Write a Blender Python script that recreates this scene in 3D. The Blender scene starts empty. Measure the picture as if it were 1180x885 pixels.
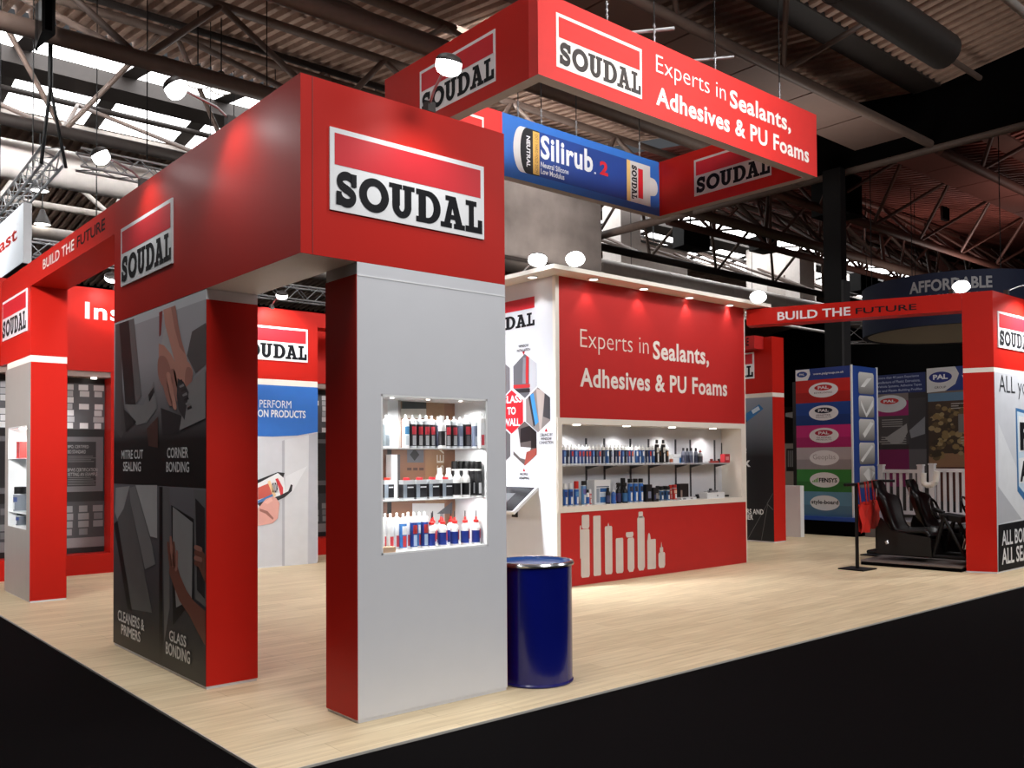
import bpy, math, random
from mathutils import Vector, Matrix
random.seed(7)
PI = math.pi
SC = bpy.context.scene
COL = SC.collection

# ------------------------------------------------------------------ camera model (measured)
W, H = 1180.0, 885.0
F, YAW, PITCH, ROLL, PPY = 1032.3761, 0.7082, 0.0221, -0.0064, 505.3942
EYE = Vector((0, 0, 1.6))
_fw = Vector((math.sin(YAW)*math.cos(PITCH), math.cos(YAW)*math.cos(PITCH), math.sin(PITCH)))
_r0 = Vector((math.cos(YAW), -math.sin(YAW), 0)); _u0 = _r0.cross(_fw)
_R = math.cos(ROLL)*_r0 + math.sin(ROLL)*_u0
_U = -math.sin(ROLL)*_r0 + math.cos(ROLL)*_u0

def ray(u, v): return (u-W/2)/F*_R - (v-PPY)/F*_U + _fw
def onx(x, u, v): d = ray(u, v); return EYE + d*(x/d.x)
def ony(y, u, v): d = ray(u, v); return EYE + d*(y/d.y)
def onz(z, u, v): d = ray(u, v); return EYE + d*((z-1.6)/d.z)

cam = bpy.data.cameras.new('camera'); cam_o = bpy.data.objects.new('camera', cam); COL.objects.link(cam_o)
cam.sensor_width = 36; cam.lens = F*36/W; cam.shift_y = (PPY-H/2)/W; cam.clip_end = 400
M = Matrix((( _R.x, _U.x, -_fw.x, 0), (_R.y, _U.y, -_fw.y, 0), (_R.z, _U.z, -_fw.z, 1.6), (0, 0, 0, 1)))
cam_o.matrix_world = M
SC.camera = cam_o

# ------------------------------------------------------------------ materials
def lin(c):
    c = c/255.0
    return c/12.92 if c <= 0.04045 else ((c+0.055)/1.055)**2.4
def rgb(t): return (lin(t[0]), lin(t[1]), lin(t[2]), 1)
_mats = {}
def mat(name, col, rough=0.5, metal=0.0, var=0.03, emit=0.0, spec=0.5, coat=0.0, scale=6.0):
    if name in _mats: return _mats[name]
    m = bpy.data.materials.new(name); m.use_nodes = True
    nt = m.node_tree; b = nt.nodes['Principled BSDF']
    b.inputs['Roughness'].default_value = rough; b.inputs['Metallic'].default_value = metal
    b.inputs['Specular IOR Level'].default_value = spec; b.inputs['Coat Weight'].default_value = coat
    c = rgb(col)
    if emit > 0:
        b.inputs['Base Color'].default_value = c
        b.inputs['Emission Color'].default_value = c; b.inputs['Emission Strength'].default_value = emit
    else:
        tc = nt.nodes.new('ShaderNodeTexCoord'); n = nt.nodes.new('ShaderNodeTexNoise')
        n.inputs['Scale'].default_value = scale; n.inputs['Detail'].default_value = 3
        rp = nt.nodes.new('ShaderNodeValToRGB')
        rp.color_ramp.elements[0].position = 0.3; rp.color_ramp.elements[1].position = 0.7
        rp.color_ramp.elements[0].color = [x*(1-var) for x in c[:3]]+[1]
        rp.color_ramp.elements[1].color = [min(1, x*(1+var)) for x in c[:3]]+[1]
        nt.links.new(tc.outputs['Object'], n.inputs['Vector']); nt.links.new(n.outputs['Fac'], rp.inputs['Fac'])
        nt.links.new(rp.outputs['Color'], b.inputs['Base Color'])
    _mats[name] = m
    return m
def pc(r, g, b, rough=0.45):
    return mat('print_%d_%d_%d' % (r, g, b), (r, g, b), rough)

def wood_mat():
    m = bpy.data.materials.new('oak_laminate_floor'); m.use_nodes = True
    nt = m.node_tree; b = nt.nodes['Principled BSDF']; L = nt.links.new
    tc = nt.nodes.new('ShaderNodeTexCoord')
    br = nt.nodes.new('ShaderNodeTexBrick'); br.offset = 0.37
    br.inputs['Scale'].default_value = 1.0
    br.inputs['Brick Width'].default_value = 1.25; br.inputs['Row Height'].default_value = 0.19
    br.inputs['Mortar Size'].default_value = 0.0016; br.inputs['Mortar Smooth'].default_value = 0.2
    br.inputs['Color1'].default_value = rgb((232, 214, 180)); br.inputs['Color2'].default_value = rgb((220, 201, 166))
    br.inputs['Mortar'].default_value = rgb((176, 155, 118))
    L(tc.outputs['Object'], br.inputs['Vector'])
    mp = nt.nodes.new('ShaderNodeMapping'); mp.inputs['Scale'].default_value = (1.1, 14, 1)
    L(tc.outputs['Object'], mp.inputs['Vector'])
    n = nt.nodes.new('ShaderNodeTexNoise'); n.inputs['Scale'].default_value = 1.6; n.inputs['Detail'].default_value = 6
    L(mp.outputs['Vector'], n.inputs['Vector'])
    rp = nt.nodes.new('ShaderNodeValToRGB')
    rp.color_ramp.elements[0].position = 0.3; rp.color_ramp.elements[0].color = (0.72, 0.68, 0.62, 1)
    rp.color_ramp.elements[1].position = 0.68; rp.color_ramp.elements[1].color = (1, 1, 1, 1)
    L(n.outputs['Fac'], rp.inputs['Fac'])
    mx = nt.nodes.new('ShaderNodeMix'); mx.data_type = 'RGBA'; mx.blend_type = 'MULTIPLY'
    mx.inputs[0].default_value = 0.75
    L(br.outputs['Color'], mx.inputs[6]); L(rp.outputs['Color'], mx.inputs[7])
    L(mx.outputs[2], b.inputs['Base Color'])
    b.inputs['Roughness'].default_value = 0.5; b.inputs['Specular IOR Level'].default_value = 0.25
    return m

def screen_print(name, c0, c1, z0, z1):
    """printed poster whose ink runs from one colour to another with height (the print's own design)"""
    if name in _mats: return _mats[name]
    m = bpy.data.materials.new(name); m.use_nodes = True
    nt = m.node_tree; b = nt.nodes['Principled BSDF']; L = nt.links.new
    g = nt.nodes.new('ShaderNodeNewGeometry'); s = nt.nodes.new('ShaderNodeSeparateXYZ')
    L(g.outputs['Position'], s.inputs[0])
    mr = nt.nodes.new('ShaderNodeMapRange'); mr.inputs['From Min'].default_value = z0; mr.inputs['From Max'].default_value = z1
    L(s.outputs['Z'], mr.inputs['Value'])
    rp = nt.nodes.new('ShaderNodeValToRGB')
    rp.color_ramp.elements[0].color = rgb(c0); rp.color_ramp.elements[1].color = rgb(c1)
    L(mr.outputs['Result'], rp.inputs['Fac']); L(rp.outputs['Color'], b.inputs['Base Color'])
    b.inputs['Roughness'].default_value = 0.45
    _mats[name] = m
    return m

RED = mat('red_laminate', (186, 32, 23), 0.4, var=0.02, scale=2, spec=.16)
REDP = mat('red_print', (186, 38, 36), 0.5, var=0.02, spec=.3)
CRIM = mat('crimson_print', (200, 36, 46), 0.4, var=0.02, spec=.3)
WHITE = mat('white_laminate', (214, 216, 221), 0.5, var=0.01, spec=.25)
WARM = mat('warm_white_paint', (232, 226, 216), 0.5, var=0.01)
BOARD = mat('white_print', (228, 230, 232), 0.35, var=0.01)
GREYL = mat('grey_laminate', (150, 142, 136), 0.45, var=0.02)
INK = mat('black_ink', (20, 21, 25), 0.6, spec=.15)
BLACK = mat('black_satin', (9, 9, 10), 0.5, spec=.25)
MBLACK = mat('matte_black', (6, 5, 5), 0.95, spec=.05)
BLUE = mat('blue_print', (44, 106, 188), 0.4)
NAVY = mat('navy_print', (28, 62, 138), 0.4)
ALU = mat('aluminium', (178, 178, 180), 0.35, metal=0.8)
STEEL = mat('brown_grey_steel', (92, 76, 68), 0.55, var=0.1)
STEELD = mat('dark_steel', (42, 35, 32), 0.55, var=0.1)
STEELR = mat('steel_red_bounce', (84, 52, 44), 0.6, var=0.1)  # steel of the next bay, red bounced light put into the colour
STEELW = mat('pale_steel', (150, 142, 136), 0.5, var=0.1)
DECK = mat('brown_roof_sheet', (168, 140, 124), 0.6, var=0.12)
DECKR = mat('roof_sheet_red_bounce', (120, 62, 52), 0.65, var=0.12)  # roof sheet with the red bounce painted into its brown
DUCT = mat('galvanised_duct', (222, 214, 208), 0.45, var=0.05)
DUCTD = mat('dark_duct', (40, 34, 31), 0.6, var=0.1)
SKYG = mat('skylight_glow', (255, 255, 255), emit=6)
LAMP = mat('lamp_glow', (255, 255, 255), emit=9)
LAMPS = mat('small_lamp_glow', (255, 250, 240), emit=6)
WOOD = wood_mat()
CARPET = mat('black_carpet', (12, 10, 11), 0.95, var=0.25, scale=90, spec=0.03)
GLASS = mat('clear_shelf', (225, 232, 235), 0.1)

# ------------------------------------------------------------------ mesh builder
def worg(o):
    v = Vector((0, 0, 0))
    while o is not None: v += o.location; o = o.parent
    return v
class MB:
    def __init__(s): s.v = []; s.f = []; s.m = []; s.mats = []; s.sm = []
    def mi(s, m):
        if m not in s.mats: s.mats.append(m)
        return s.mats.index(m)
    def face(s, pts, m, smooth=False):
        i = len(s.v); s.v += [Vector(p) for p in pts]; s.f.append(list(range(i, i+len(pts)))); s.m.append(s.mi(m)); s.sm.append(smooth)
        return s
    def mesh(s, vs, fs, m, smooth=False):
        i = len(s.v); s.v += [Vector(p) for p in vs]; k = s.mi(m)
        for f in fs: s.f.append([i+j for j in f]); s.m.append(k); s.sm.append(smooth)
        return s
    def box(s, a, b, m, skip=()):
        x0, y0, z0 = a; x1, y1, z1 = b
        vs = [(x0,y0,z0),(x1,y0,z0),(x1,y1,z0),(x0,y1,z0),(x0,y0,z1),(x1,y0,z1),(x1,y1,z1),(x0,y1,z1)]
        fs = {'b':(0,3,2,1),'t':(4,5,6,7),'f':(0,1,5,4),'r':(1,2,6,5),'k':(2,3,7,6),'l':(3,0,4,7)}
        return s.mesh(vs, [fs[k] for k in fs if k not in skip], m)
    def prism(s, pts, z0, z1, m):
        n = len(pts); vs = [(p[0], p[1], z0) for p in pts]+[(p[0], p[1], z1) for p in pts]
        fs = [tuple(range(n-1, -1, -1)), tuple(range(n, 2*n))]+[(i, (i+1) % n, n+(i+1) % n, n+i) for i in range(n)]
        return s.mesh(vs, fs, m)
    def extrude(s, pts, vec, m):
        vec = Vector(vec); n = len(pts); vs = [Vector(p) for p in pts]+[Vector(p)+vec for p in pts]
        fs = [tuple(range(n-1, -1, -1)), tuple(range(n, 2*n))]+[(i, (i+1) % n, n+(i+1) % n, n+i) for i in range(n)]
        return s.mesh(vs, fs, m)
    def tube(s, p0, p1, r, m, n=8, r1=None):
        p0 = Vector(p0); p1 = Vector(p1); d = p1-p0
        if d.length < 1e-6: return s
        q = d.to_track_quat('Z', 'Y'); r1 = r if r1 is None else r1
        vs = []
        for k in range(n):
            a = 2*PI*k/n; o = Vector((math.cos(a), math.sin(a), 0))
            vs.append(p0+q @ (o*r))
        for k in range(n):
            a = 2*PI*k/n; o = Vector((math.cos(a), math.sin(a), 0))
            vs.append(p1+q @ (o*r1))
        s.mesh(vs, [(k, (k+1) % n, n+(k+1) % n, n+k) for k in range(n)], m, True)
        s.mesh(vs, [tuple(range(n-1, -1, -1)), tuple(range(n, 2*n))], m)
        return s
    def path(s, pts, r, m, n=8):
        for a, b in zip(pts[:-1], pts[1:]): s.tube(a, b, r, m, n)
        return s
    def lathe(s, prof, m, n=18, c=(0, 0, 0), smooth=True):
        """prof: list of (r, z) or (r, z, material for the band up to the next point)"""
        cx, cy, cz = c
        for i in range(len(prof)-1):
            r0, z0 = prof[i][:2]; r1, z1 = prof[i+1][:2]; mm = prof[i][2] if len(prof[i]) > 2 else m
            vs = [(cx+r0*math.cos(2*PI*k/n), cy+r0*math.sin(2*PI*k/n), cz+z0) for k in range(n)]
            vs += [(cx+r1*math.cos(2*PI*k/n), cy+r1*math.sin(2*PI*k/n), cz+z1) for k in range(n)]
            s.mesh(vs, [(k, (k+1) % n, n+(k+1) % n, n+k) for k in range(n)], mm, smooth and abs(z1-z0) > abs(r1-r0)*0.5)
        return s
    def sector(s, r, a0, a1, z0, z1, m, n=6, c=(0, 0, 0)):
        vs = []
        for k in range(n+1):
            a = a0+(a1-a0)*k/n
            vs += [(c[0]+r*math.cos(a), c[1]+r*math.sin(a), c[2]+z0), (c[0]+r*math.cos(a), c[1]+r*math.sin(a), c[2]+z1)]
        return s.mesh(vs, [(2*k, 2*k+2, 2*k+3, 2*k+1) for k in range(n)], m, True)
    def build(s, name, parent=None, local=False):
        me = bpy.data.meshes.new(name)
        off = Vector((0, 0, 0)) if (parent is None or local) else worg(parent)
        me.from_pydata([tuple(v-off) for v in s.v], [], s.f)
        for m in s.mats: me.materials.append(m)
        for p, k, sm in zip(me.polygons, s.m, s.sm): p.material_index = k; p.use_smooth = sm
        me.update()
        o = bpy.data.objects.new(name, me); COL.objects.link(o)
        if parent is not None: o.parent = parent
        return o

def tag(o, label=None, cat=None, group=None, kind=None):
    if label: o['label'] = label
    if cat: o['category'] = cat
    if group: o['group'] = group
    if kind: o['kind'] = kind
    return o
def thing(name, label, cat, loc=(0, 0, 0), group=None):
    o = bpy.data.objects.new(name, None); COL.objects.link(o); o.location = loc; o.empty_display_size = 0.1
    return tag(o, label, cat, group)
_kids = {}
def dup(root):
    c = root.copy(); COL.objects.link(c)
    for ch in list(root.children):
        d = ch.copy(); COL.objects.link(d); d.parent = c
        for g in list(ch.children):
            e = g.copy(); COL.objects.link(e); e.parent = d
    return c

# ------------------------------------------------------------------ flat graphics on a panel
class Panel:
    def __init__(s, o, U, N): s.o = Vector(o); s.U = Vector(U).normalized(); s.N = Vector(N).normalized()
    def P(s, a, b, d=0.0): return s.o+s.U*a+Vector((0, 0, b))+s.N*d
    def px(s, u, v):
        r = ray(u, v); t = (s.o-EYE).dot(s.N)/r.dot(s.N); p = EYE+r*t-s.o
        return p.dot(s.U), p.z
def FX(x): return Panel((x, 0, 0), (0, -1, 0), (-1, 0, 0))     # faces -X
def FY(y): return Panel((0, y, 0), (1, 0, 0), (0, -1, 0))      # faces -Y
def prect(mb, p, a0, b0, a1, b1, d, m):
    return mb.face([p.P(a0, b0, d), p.P(a1, b0, d), p.P(a1, b1, d), p.P(a0, b1, d)], m)
def ppoly(mb, p, pts, d, m): return mb.face([p.P(a, b, d) for a, b in pts], m)
def pxpoly(mb, p, pts, d, m): return ppoly(mb, p, [p.px(*q) for q in pts], d, m)
def pxsoft(mb, p, pts, d, m, k=5):
    n = len(pts); q = [pts[(i+j) % n] for i in (0,) for j in range(-1, n+2)]; out = []
    for i in range(1, n+1):
        a, b_, c, e = q[i-1], q[i], q[i+1], q[i+2]
        for j in range(k):
            t_ = j/k; out.append(tuple(.5*((2*b_[w])+(-a[w]+c[w])*t_+(2*a[w]-5*b_[w]+4*c[w]-e[w])*t_*t_+(-a[w]+3*b_[w]-3*c[w]+e[w])*t_**3) for w in (0, 1)))
    return pxpoly(mb, p, out, d, m)
def pell(mb, p, a, b, ra, rb, d, m, n=28): return ppoly(mb, p, [(a+ra*math.cos(2*PI*k/n), b+rb*math.sin(2*PI*k/n)) for k in range(n)], d, m)
def ribbon(pts, w):
    out = []; n = len(pts)
    for i, p in enumerate(pts):
        a = pts[max(0, i-1)]; b = pts[min(n-1, i+1)]
        dx, dy = b[0]-a[0], b[1]-a[1]; l = math.hypot(dx, dy) or 1
        ww = w[i] if isinstance(w, (list, tuple)) else w
        out.append(((p[0]-dy/l*ww/2, p[1]+dx/l*ww/2), (p[0]+dy/l*ww/2, p[1]-dx/l*ww/2)))
    return [(out[i][0], out[i+1][0], out[i+1][1], out[i][1]) for i in range(n-1)]
def smooth(pts, k=5):
    res = []
    P = [pts[0]]+list(pts)+[pts[-1]]
    for i in range(1, len(P)-2):
        for j in range(k):
            t = j/k; a, b, c, d = P[i-1], P[i], P[i+1], P[i+2]
            res.append(tuple(0.5*((2*b[q])+(-a[q]+c[q])*t+(2*a[q]-5*b[q]+4*c[q]-d[q])*t*t+(-a[q]+3*b[q]-3*c[q]+d[q])*t**3) for q in range(len(b))))
    res.append(pts[-1]); return res
def arcring(cx, cy, ro, so, ri, si, a0, a1, n=22):
    q = []
    for k in range(n):
        t0 = a0+(a1-a0)*k/n; t1 = a0+(a1-a0)*(k+1)/n
        q.append(((cx+ro*math.cos(t0), cy+so*math.sin(t0)), (cx+ro*math.cos(t1), cy+so*math.sin(t1)),
                  (cx+ri*math.cos(t1), cy+si*math.sin(t1)), (cx+ri*math.cos(t0), cy+si*math.sin(t0))))
    return q
def R_(x0, y0, x1, y1): return ((x0, y0), (x1, y0), (x1, y1), (x0, y1))
SLAB = {
 'S': ribbon(smooth([(.86,.70),(.76,.82),(.56,.885),(.36,.865),(.2,.77),(.2,.64),(.36,.55),(.6,.47),(.8,.36),(.8,.23),(.66,.135),(.46,.115),(.27,.17),(.14,.3)]), .25)+[R_(.72,.6,.96,.97), R_(.03,.03,.27,.41)],
 'O': arcring(.5,.5,.5,.5,.245,.27,0,2*PI,36),
 'U': [R_(.12,.36,.42,1), R_(.60,.36,.87,1), R_(0,.86,.5,1), R_(.53,.86,1,1)]+arcring(.495,.37,.375,.37,.105,.17,PI,2*PI),
 'D': [R_(.1,0,.4,1), R_(0,0,.5,.17), R_(0,.83,.5,1)]+arcring(.46,.5,.54,.5,.25,.33,-PI/2,PI/2),
 'A': [((.1,0),(.36,0),(.55,1),(.38,1)), ((.66,0),(.94,0),(.62,1),(.38,1)), R_(.26,.27,.72,.42), R_(0,0,.46,.16), R_(.54,0,1,.16), R_(.2,.85,.62,1)],
 'L': [R_(.2,0,.5,1), R_(.02,.84,.66,1), R_(0,0,1,.19), R_(.74,0,1,.43)],
}
SPAN = [('S',0,.133),('O',.145,.335),('U',.337,.508),('D',.518,.69),('A',.69,.868),('L',.872,1.0)]
def slab_word(mb, p, a, b, w, h, d, m, rot=False):
    """the heavy slab lettering; rot: reads downwards (turned a quarter clockwise), w along the reading direction"""
    for ch, s0, s1 in SPAN:
        for iq, q in enumerate(SLAB[ch]):
            pts = []
            for x, y in q:
                X = (s0+(s1-s0)*x)*w; Y = y*h
                pts.append((a+Y, b-X) if rot else (a+X, b+Y))
            ppoly(mb, p, pts, d+(iq*.00006 if abs(p.N.z) < .5 else 0), m)
_tc = {}
def glyphs(s, bold=0.0, space=1.0):
    k = (s, bold, space)
    if k in _tc: return _tc[k]
    cu = bpy.data.curves.new('t', 'FONT'); cu.body = s; cu.size = 1; cu.offset = bold; cu.space_character = space
    cu.resolution_u = 3
    o = bpy.data.objects.new('t', cu); COL.objects.link(o)
    dg = bpy.context.evaluated_depsgraph_get(); dg.update()
    me = bpy.data.meshes.new_from_object(o.evaluated_get(dg))
    vs = [(v.co.x, v.co.y) for v in me.vertices]; fs = [tuple(p.vertices) for p in me.polygons]
    bpy.data.objects.remove(o); bpy.data.curves.remove(cu); bpy.data.meshes.remove(me)
    x0 = min(v[0] for v in vs); x1 = max(v[0] for v in vs); y0 = min(v[1] for v in vs); y1 = max(v[1] for v in vs)
    vs = [((x-x0)/(x1-x0), (y-y0)/(y1-y0)) for x, y in vs]
    _tc[k] = (vs, fs); return _tc[k]
def text(mb, p, s, a0, b0, a1, b1, d, m, bold=0.02, fn=None, space=1.0, rot=0):
    vs, fs = glyphs(s, bold, space)
    if fn is None:
        if rot == 0: fn = lambda x, y: p.P(a0+(a1-a0)*x, b0+(b1-b0)*y, d)
        elif rot == 1: fn = lambda x, y: p.P(a0+(a1-a0)*y, b1-(b1-b0)*x, d)      # reads downwards
        else: fn = lambda x, y: p.P(a1-(a1-a0)*y, b0+(b1-b0)*x, d)               # reads upwards
    mb.mesh([fn(x, y) for x, y in vs], fs, m)
def lt(parent, *a, **k):
    m_ = MB(); text(m_, *a, **k); return m_.build('lettering', parent)
def plt(parent, *a, **k):
    m_ = MB(); pxtext(m_, *a, **k); return m_.build('lettering', parent)
def pxtext(mb, p, s, bl, tr, d, m, bold=0.02, space=1.0):
    a0, b0 = p.px(*bl); a1, b1 = p.px(*tr)
    text(mb, p, s, a0, b0, a1, b1, d, m, bold, space=space)
def logo(p, a, b, w, h, parent, thick=0.012, d=0.0, white=None, ink=None, red=None):
    """framed emblem: white board with a red bar above heavy black lettering"""
    white = white or BOARD; ink = ink or INK; red = red or CRIM
    m = MB()
    c = [p.P(a, b, d), p.P(a+w, b, d), p.P(a+w, b+h, d), p.P(a, b+h, d)]
    m.extrude(c, p.N*thick, white)
    prect(m, p, a+.026*w, b+.555*h, a+.974*w, b+.938*h, d+thick+.0015, red)
    o = m.build('logo_board', parent)
    t = MB(); slab_word(t, p, a+.03*w, b+.065*h, .955*w, .425*h, d+thick+.002, ink)
    t.build('lettering', o)
    return o

# ------------------------------------------------------------------ product makers (front faces -Y)
_protos = {}
def place(key, maker, loc, label, cat, group, rz=0.0):
    if key not in _protos:
        r = maker(); _protos[key] = r
    else: r = dup(_protos[key])
    r.location = loc; r.rotation_euler = (0, 0, rz); r['label'] = label; r['category'] = cat; r['group'] = group
    return r
WPL = mat('white_plastic', (236, 236, 234), 0.35)
CPL = mat('clear_plastic_grey', (196, 200, 202), 0.3)
def A2(a): return -PI/2+a
def mk_cartridge(body, label, accent, strip, h=0.235, r=0.0245):
    def f():
        root = thing('sealant_cartridge', '', '')
        b = MB(); z = h*0.885
        b.lathe([(0, 0), (r*1.04, 0), (r*1.04, .006), (r, .007), (r, z), (r*.95, z+.004), (r*.42, z+.012), (r*.36, z+.013), (r*.3, h), (0, h)], body, 14)
        b.build('tube', root)
        l = MB()
        l.lathe([(r*1.02, .014), (r*1.02, z*.86)], label, 14)
        l.sector(r*1.035, A2(-.75), A2(.75), z*.5, z*.78, accent, 5)
        l.sector(r*1.035, A2(-.6), A2(.4), .02, z*.46, strip, 4)
        l.build('label', root)
        c = MB(); c.lathe([(r*.34, h), (r*.3, h+.012), (0, h+.013)], body, 10); c.build('nozzle_stub', root)
        return root
    return f
def mk_can(body, label, accent, cap, h=0.25, r=0.03, capw=0.8, caph=0.05):
    def f():
        root = thing('aerosol_can', '', '')
        b = MB(); z = h-caph
        b.lathe([(0, 0), (r, 0), (r, .004), (r*.97, .008), (r*.97, z-.012), (r*.8, z), (0, z)], body, 14); b.build('can_body', root)
        l = MB(); l.lathe([(r, .012), (r, z-.016)], label, 14)
        l.sector(r*1.02, A2(-.9), A2(.9), z*.55, z*.8, accent, 5)
        l.sector(r*1.02, A2(-.5), A2(.4), .025, z*.5, BOARD, 4); l.build('label', root)
        c = MB(); c.lathe([(r*capw, z-.004), (r*capw, h-.006), (r*capw*.9, h), (0, h)], cap, 14); c.build('cap', root)
        return root
    return f
def mk_tin(cap, w=0.075, dpt=0.055, h=0.125):
    def f():
        root = thing('square_tin', '', '')
        b = MB(); b.box((-w/2, -dpt/2, 0), (w/2, dpt/2, h), CPL); b.build('tin_body', root)
        l = MB(); l.box((-w/2-.0008, -dpt/2-.0008, .012), (w/2+.0008, dpt/2+.0008, h*.78), pc(24, 24, 28))
        l.box((-w/2-.0014, -dpt/2-.0016, .012), (-w/2+.026, -dpt/2, h*.78), pc(132, 142, 152))
        l.box((-w/2+.03, -dpt/2-.0016, h*.60), (w/2-.006, -dpt/2, h*.66), BOARD)
        l.build('label', root)
        c = MB(); c.lathe([(.022, h), (.022, h+.014), (.02, h+.016), (0, h+.016)], cap, 14); c.build('screw_cap', root)
        return root
    return f
def mk_glue(body, label, cap, tip, h=0.13, r=0.028):
    def f():
        root = thing('glue_bottle', '', '')
        b = MB(); b.lathe([(0, 0), (r, 0), (r, h*.8), (r*.85, h*.92), (r*.45, h), (r*.4, h+.01), (0, h+.01)], body, 16); b.build('bottle', root)
        l = MB(); l.lathe([(r*1.015, .014), (r*1.015, h*.66)], label, 16)
        l.sector(r*1.03, A2(.25), A2(1.0), h*.3, h*.74, pc(170, 40, 44), 4)
        l.sector(r*1.03, A2(.3), A2(.95), .016, h*.28, BOARD, 4); l.build('label', root)
        c = MB(); c.lathe([(r*.62, h+.006), (r*.62, h+.02), (r*.3, h+.026), (r*.2, h+.045), (0, h+.045)], cap, 14)
        c.build('cap', root)
        if tip is not None:
            t = MB(); t.lathe([(r*.13, h+.043), (r*.1, h+.085), (0, h+.086)], tip, 8); t.build('nozzle', root)
        return root
    return f
def mk_bottle(body, label, cap, h=0.17, r=0.032):
    def f():
        root = thing('cleaner_bottle', '', '')
        b = MB(); b.lathe([(0, 0), (r, 0), (r, h*.62), (r*.9, h*.72), (r*.5, h*.82), (0, h*.82)], body, 16); b.build('bottle', root)
        l = MB(); l.lathe([(r*1.02, .018), (r*1.02, h*.52)], label, 16); l.sector(r*1.035, A2(.2), A2(.8), .02, h*.5, pc(200, 200, 200), 3); l.build('label', root)
        c = MB(); c.lathe([(r*.58, h*.80), (r*.55, h*.97), (r*.5, h), (0, h)], cap, 16); c.build('cap', root)
        return root
    return f
def mk_trigger(body, label, head, h=0.22, r=0.033):
    def f():
        root = thing('spray_bottle', '', '')
        b = MB(); b.lathe([(0, 0), (r, 0), (r, h*.55), (r*.8, h*.66), (r*.35, h*.74), (r*.35, h*.8), (0, h*.8)], body, 14); b.build('bottle', root)
        l = MB(); l.lathe([(r*1.02, .02), (r*1.02, h*.5)], label, 14); l.build('label', root)
        t = MB(); t.extrude([(-.045, -.009, h*.93), (-.03, -.009, h), (.03, -.009, h), (.03, -.009, h*.86), (.012, -.009, h*.8), (-.012, -.009, h*.8), (-.012, -.009, h*.9)], (0, .018, 0), head)
        t.extrude([(-.03, -.005, h*.9), (-.02, -.005, h*.9), (-.03, -.005, h*.76), (-.036, -.005, h*.77)], (0, .01, 0), head); t.build('trigger_head', root)
        return root
    return f
def mk_carton(w, dpt, h, body, prints):
    def f():
        root = thing('product_carton', '', '')
        b = MB(); b.box((-w/2, -dpt/2, 0), (w/2, dpt/2, h), body); b.build('carton', root)
        if prints:
            l = MB()
            for (x0, z0, x1, z1, m) in prints:
                l.face([(-w/2+x0*w, -dpt/2-.001, z0*h), (-w/2+x1*w, -dpt/2-.001, z0*h), (-w/2+x1*w, -dpt/2-.001, z1*h), (-w/2+x0*w, -dpt/2-.001, z1*h)], m)
            l.build('printed_front', root)
        return root
    return f
ORD = ['first','second','third','fourth','fifth','sixth','seventh','eighth','ninth','tenth','eleventh','twelfth','thirteenth','fourteenth','fifteenth','sixteenth','seventeenth','eighteenth','nineteenth','twentieth','twenty-first','twenty-second','twenty-third','twenty-fourth','twenty-fifth','twenty-sixth','twenty-seventh','twenty-eighth']

# ================================================================== THE SETTING
FZ = 0.0
m = MB(); m.box((-30, -30, -0.1), (60, 60, -0.012), CARPET); tag(m.build('floor'), 'black hall carpet', 'floor', kind='structure')
m = MB(); m.box((2.042, 4.29, -0.0119), (40, 14.6, 0.0), WOOD); tag(m.build('floor'), 'pale oak laminate stand floor', 'floor', kind='structure')
m = MB(); m.box((2.036, 4.284, -0.0118), (40, 4.29, 0.002), mat('edge_trim', (190, 186, 178), 0.5)); m.box((2.036, 4.284, -0.0118), (2.042, 14.6, 0.002), mat('edge_trim', (190, 186, 178), 0.5))
tag(m.build('trim_1'), 'thin grey edging round the oak floor', 'trim', kind='structure')

# roof: corrugated sheets on a pitched section running along X
VY, VZ = 9.6, 10.3       # valley
RY, RZ = 27.0, 12.7      # ridge
GX = 21.3
def corr(y0, z0, y1, z1, x0, x1, m, per=0.3, amp=0.13):
    b = MB(); n = int((x1-x0)/per)
    prof = []
    for k in range(n):
        x = x0+k*per
        prof += [(x, 0), (x+per*.42, 0), (x+per*.5, amp), (x+per*.92, amp)]
    prof.append((x0+n*per, 0))
    vs = [(x, y0, z0+dz) for x, dz in prof]+[(x, y1, z1+dz) for x, dz in prof]; k = len(prof)
    b.mesh(vs, [(i, i+1, k+i+1, k+i) for i in range(k-1)], m)
    return b
deck = MB()
def addmb(a, b):
    i = len(a.v); a.v += b.v
    for f, k, s in zip(b.f, b.m, b.sm): a.f.append([i+j for j in f]); a.m.append(a.mi(b.mats[k])); a.sm.append(s)
sl = (RZ-VZ)/(RY-VY)
addmb(deck, corr(-14, VZ+sl*23, VY-.3, VZ+.03, -30, GX, DECK))
addmb(deck, corr(VY+.3, VZ+.04, RY-3.3, RZ-sl*3.3, -30, GX, DECK))
addmb(deck, corr(RY+3.3, RZ-sl*3.3, 46, RZ-sl*19, -30, 60, DECK))
tag(deck.build('ceiling'), 'brown corrugated roof sheets', 'ceiling', kind='structure')
deck = MB()
addmb(deck, corr(-14, VZ-.2+sl*23, VY-.3, VZ-.2, GX+.6, 60, DECKR))
addmb(deck, corr(VY+.3, VZ-.2, RY-3.3, RZ-sl*3.3-.2, GX+.6, 60, DECKR))
tag(deck.build('ceiling'), 'red-lit brown corrugated roof sheets of the next bay', 'ceiling', kind='structure')
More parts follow.
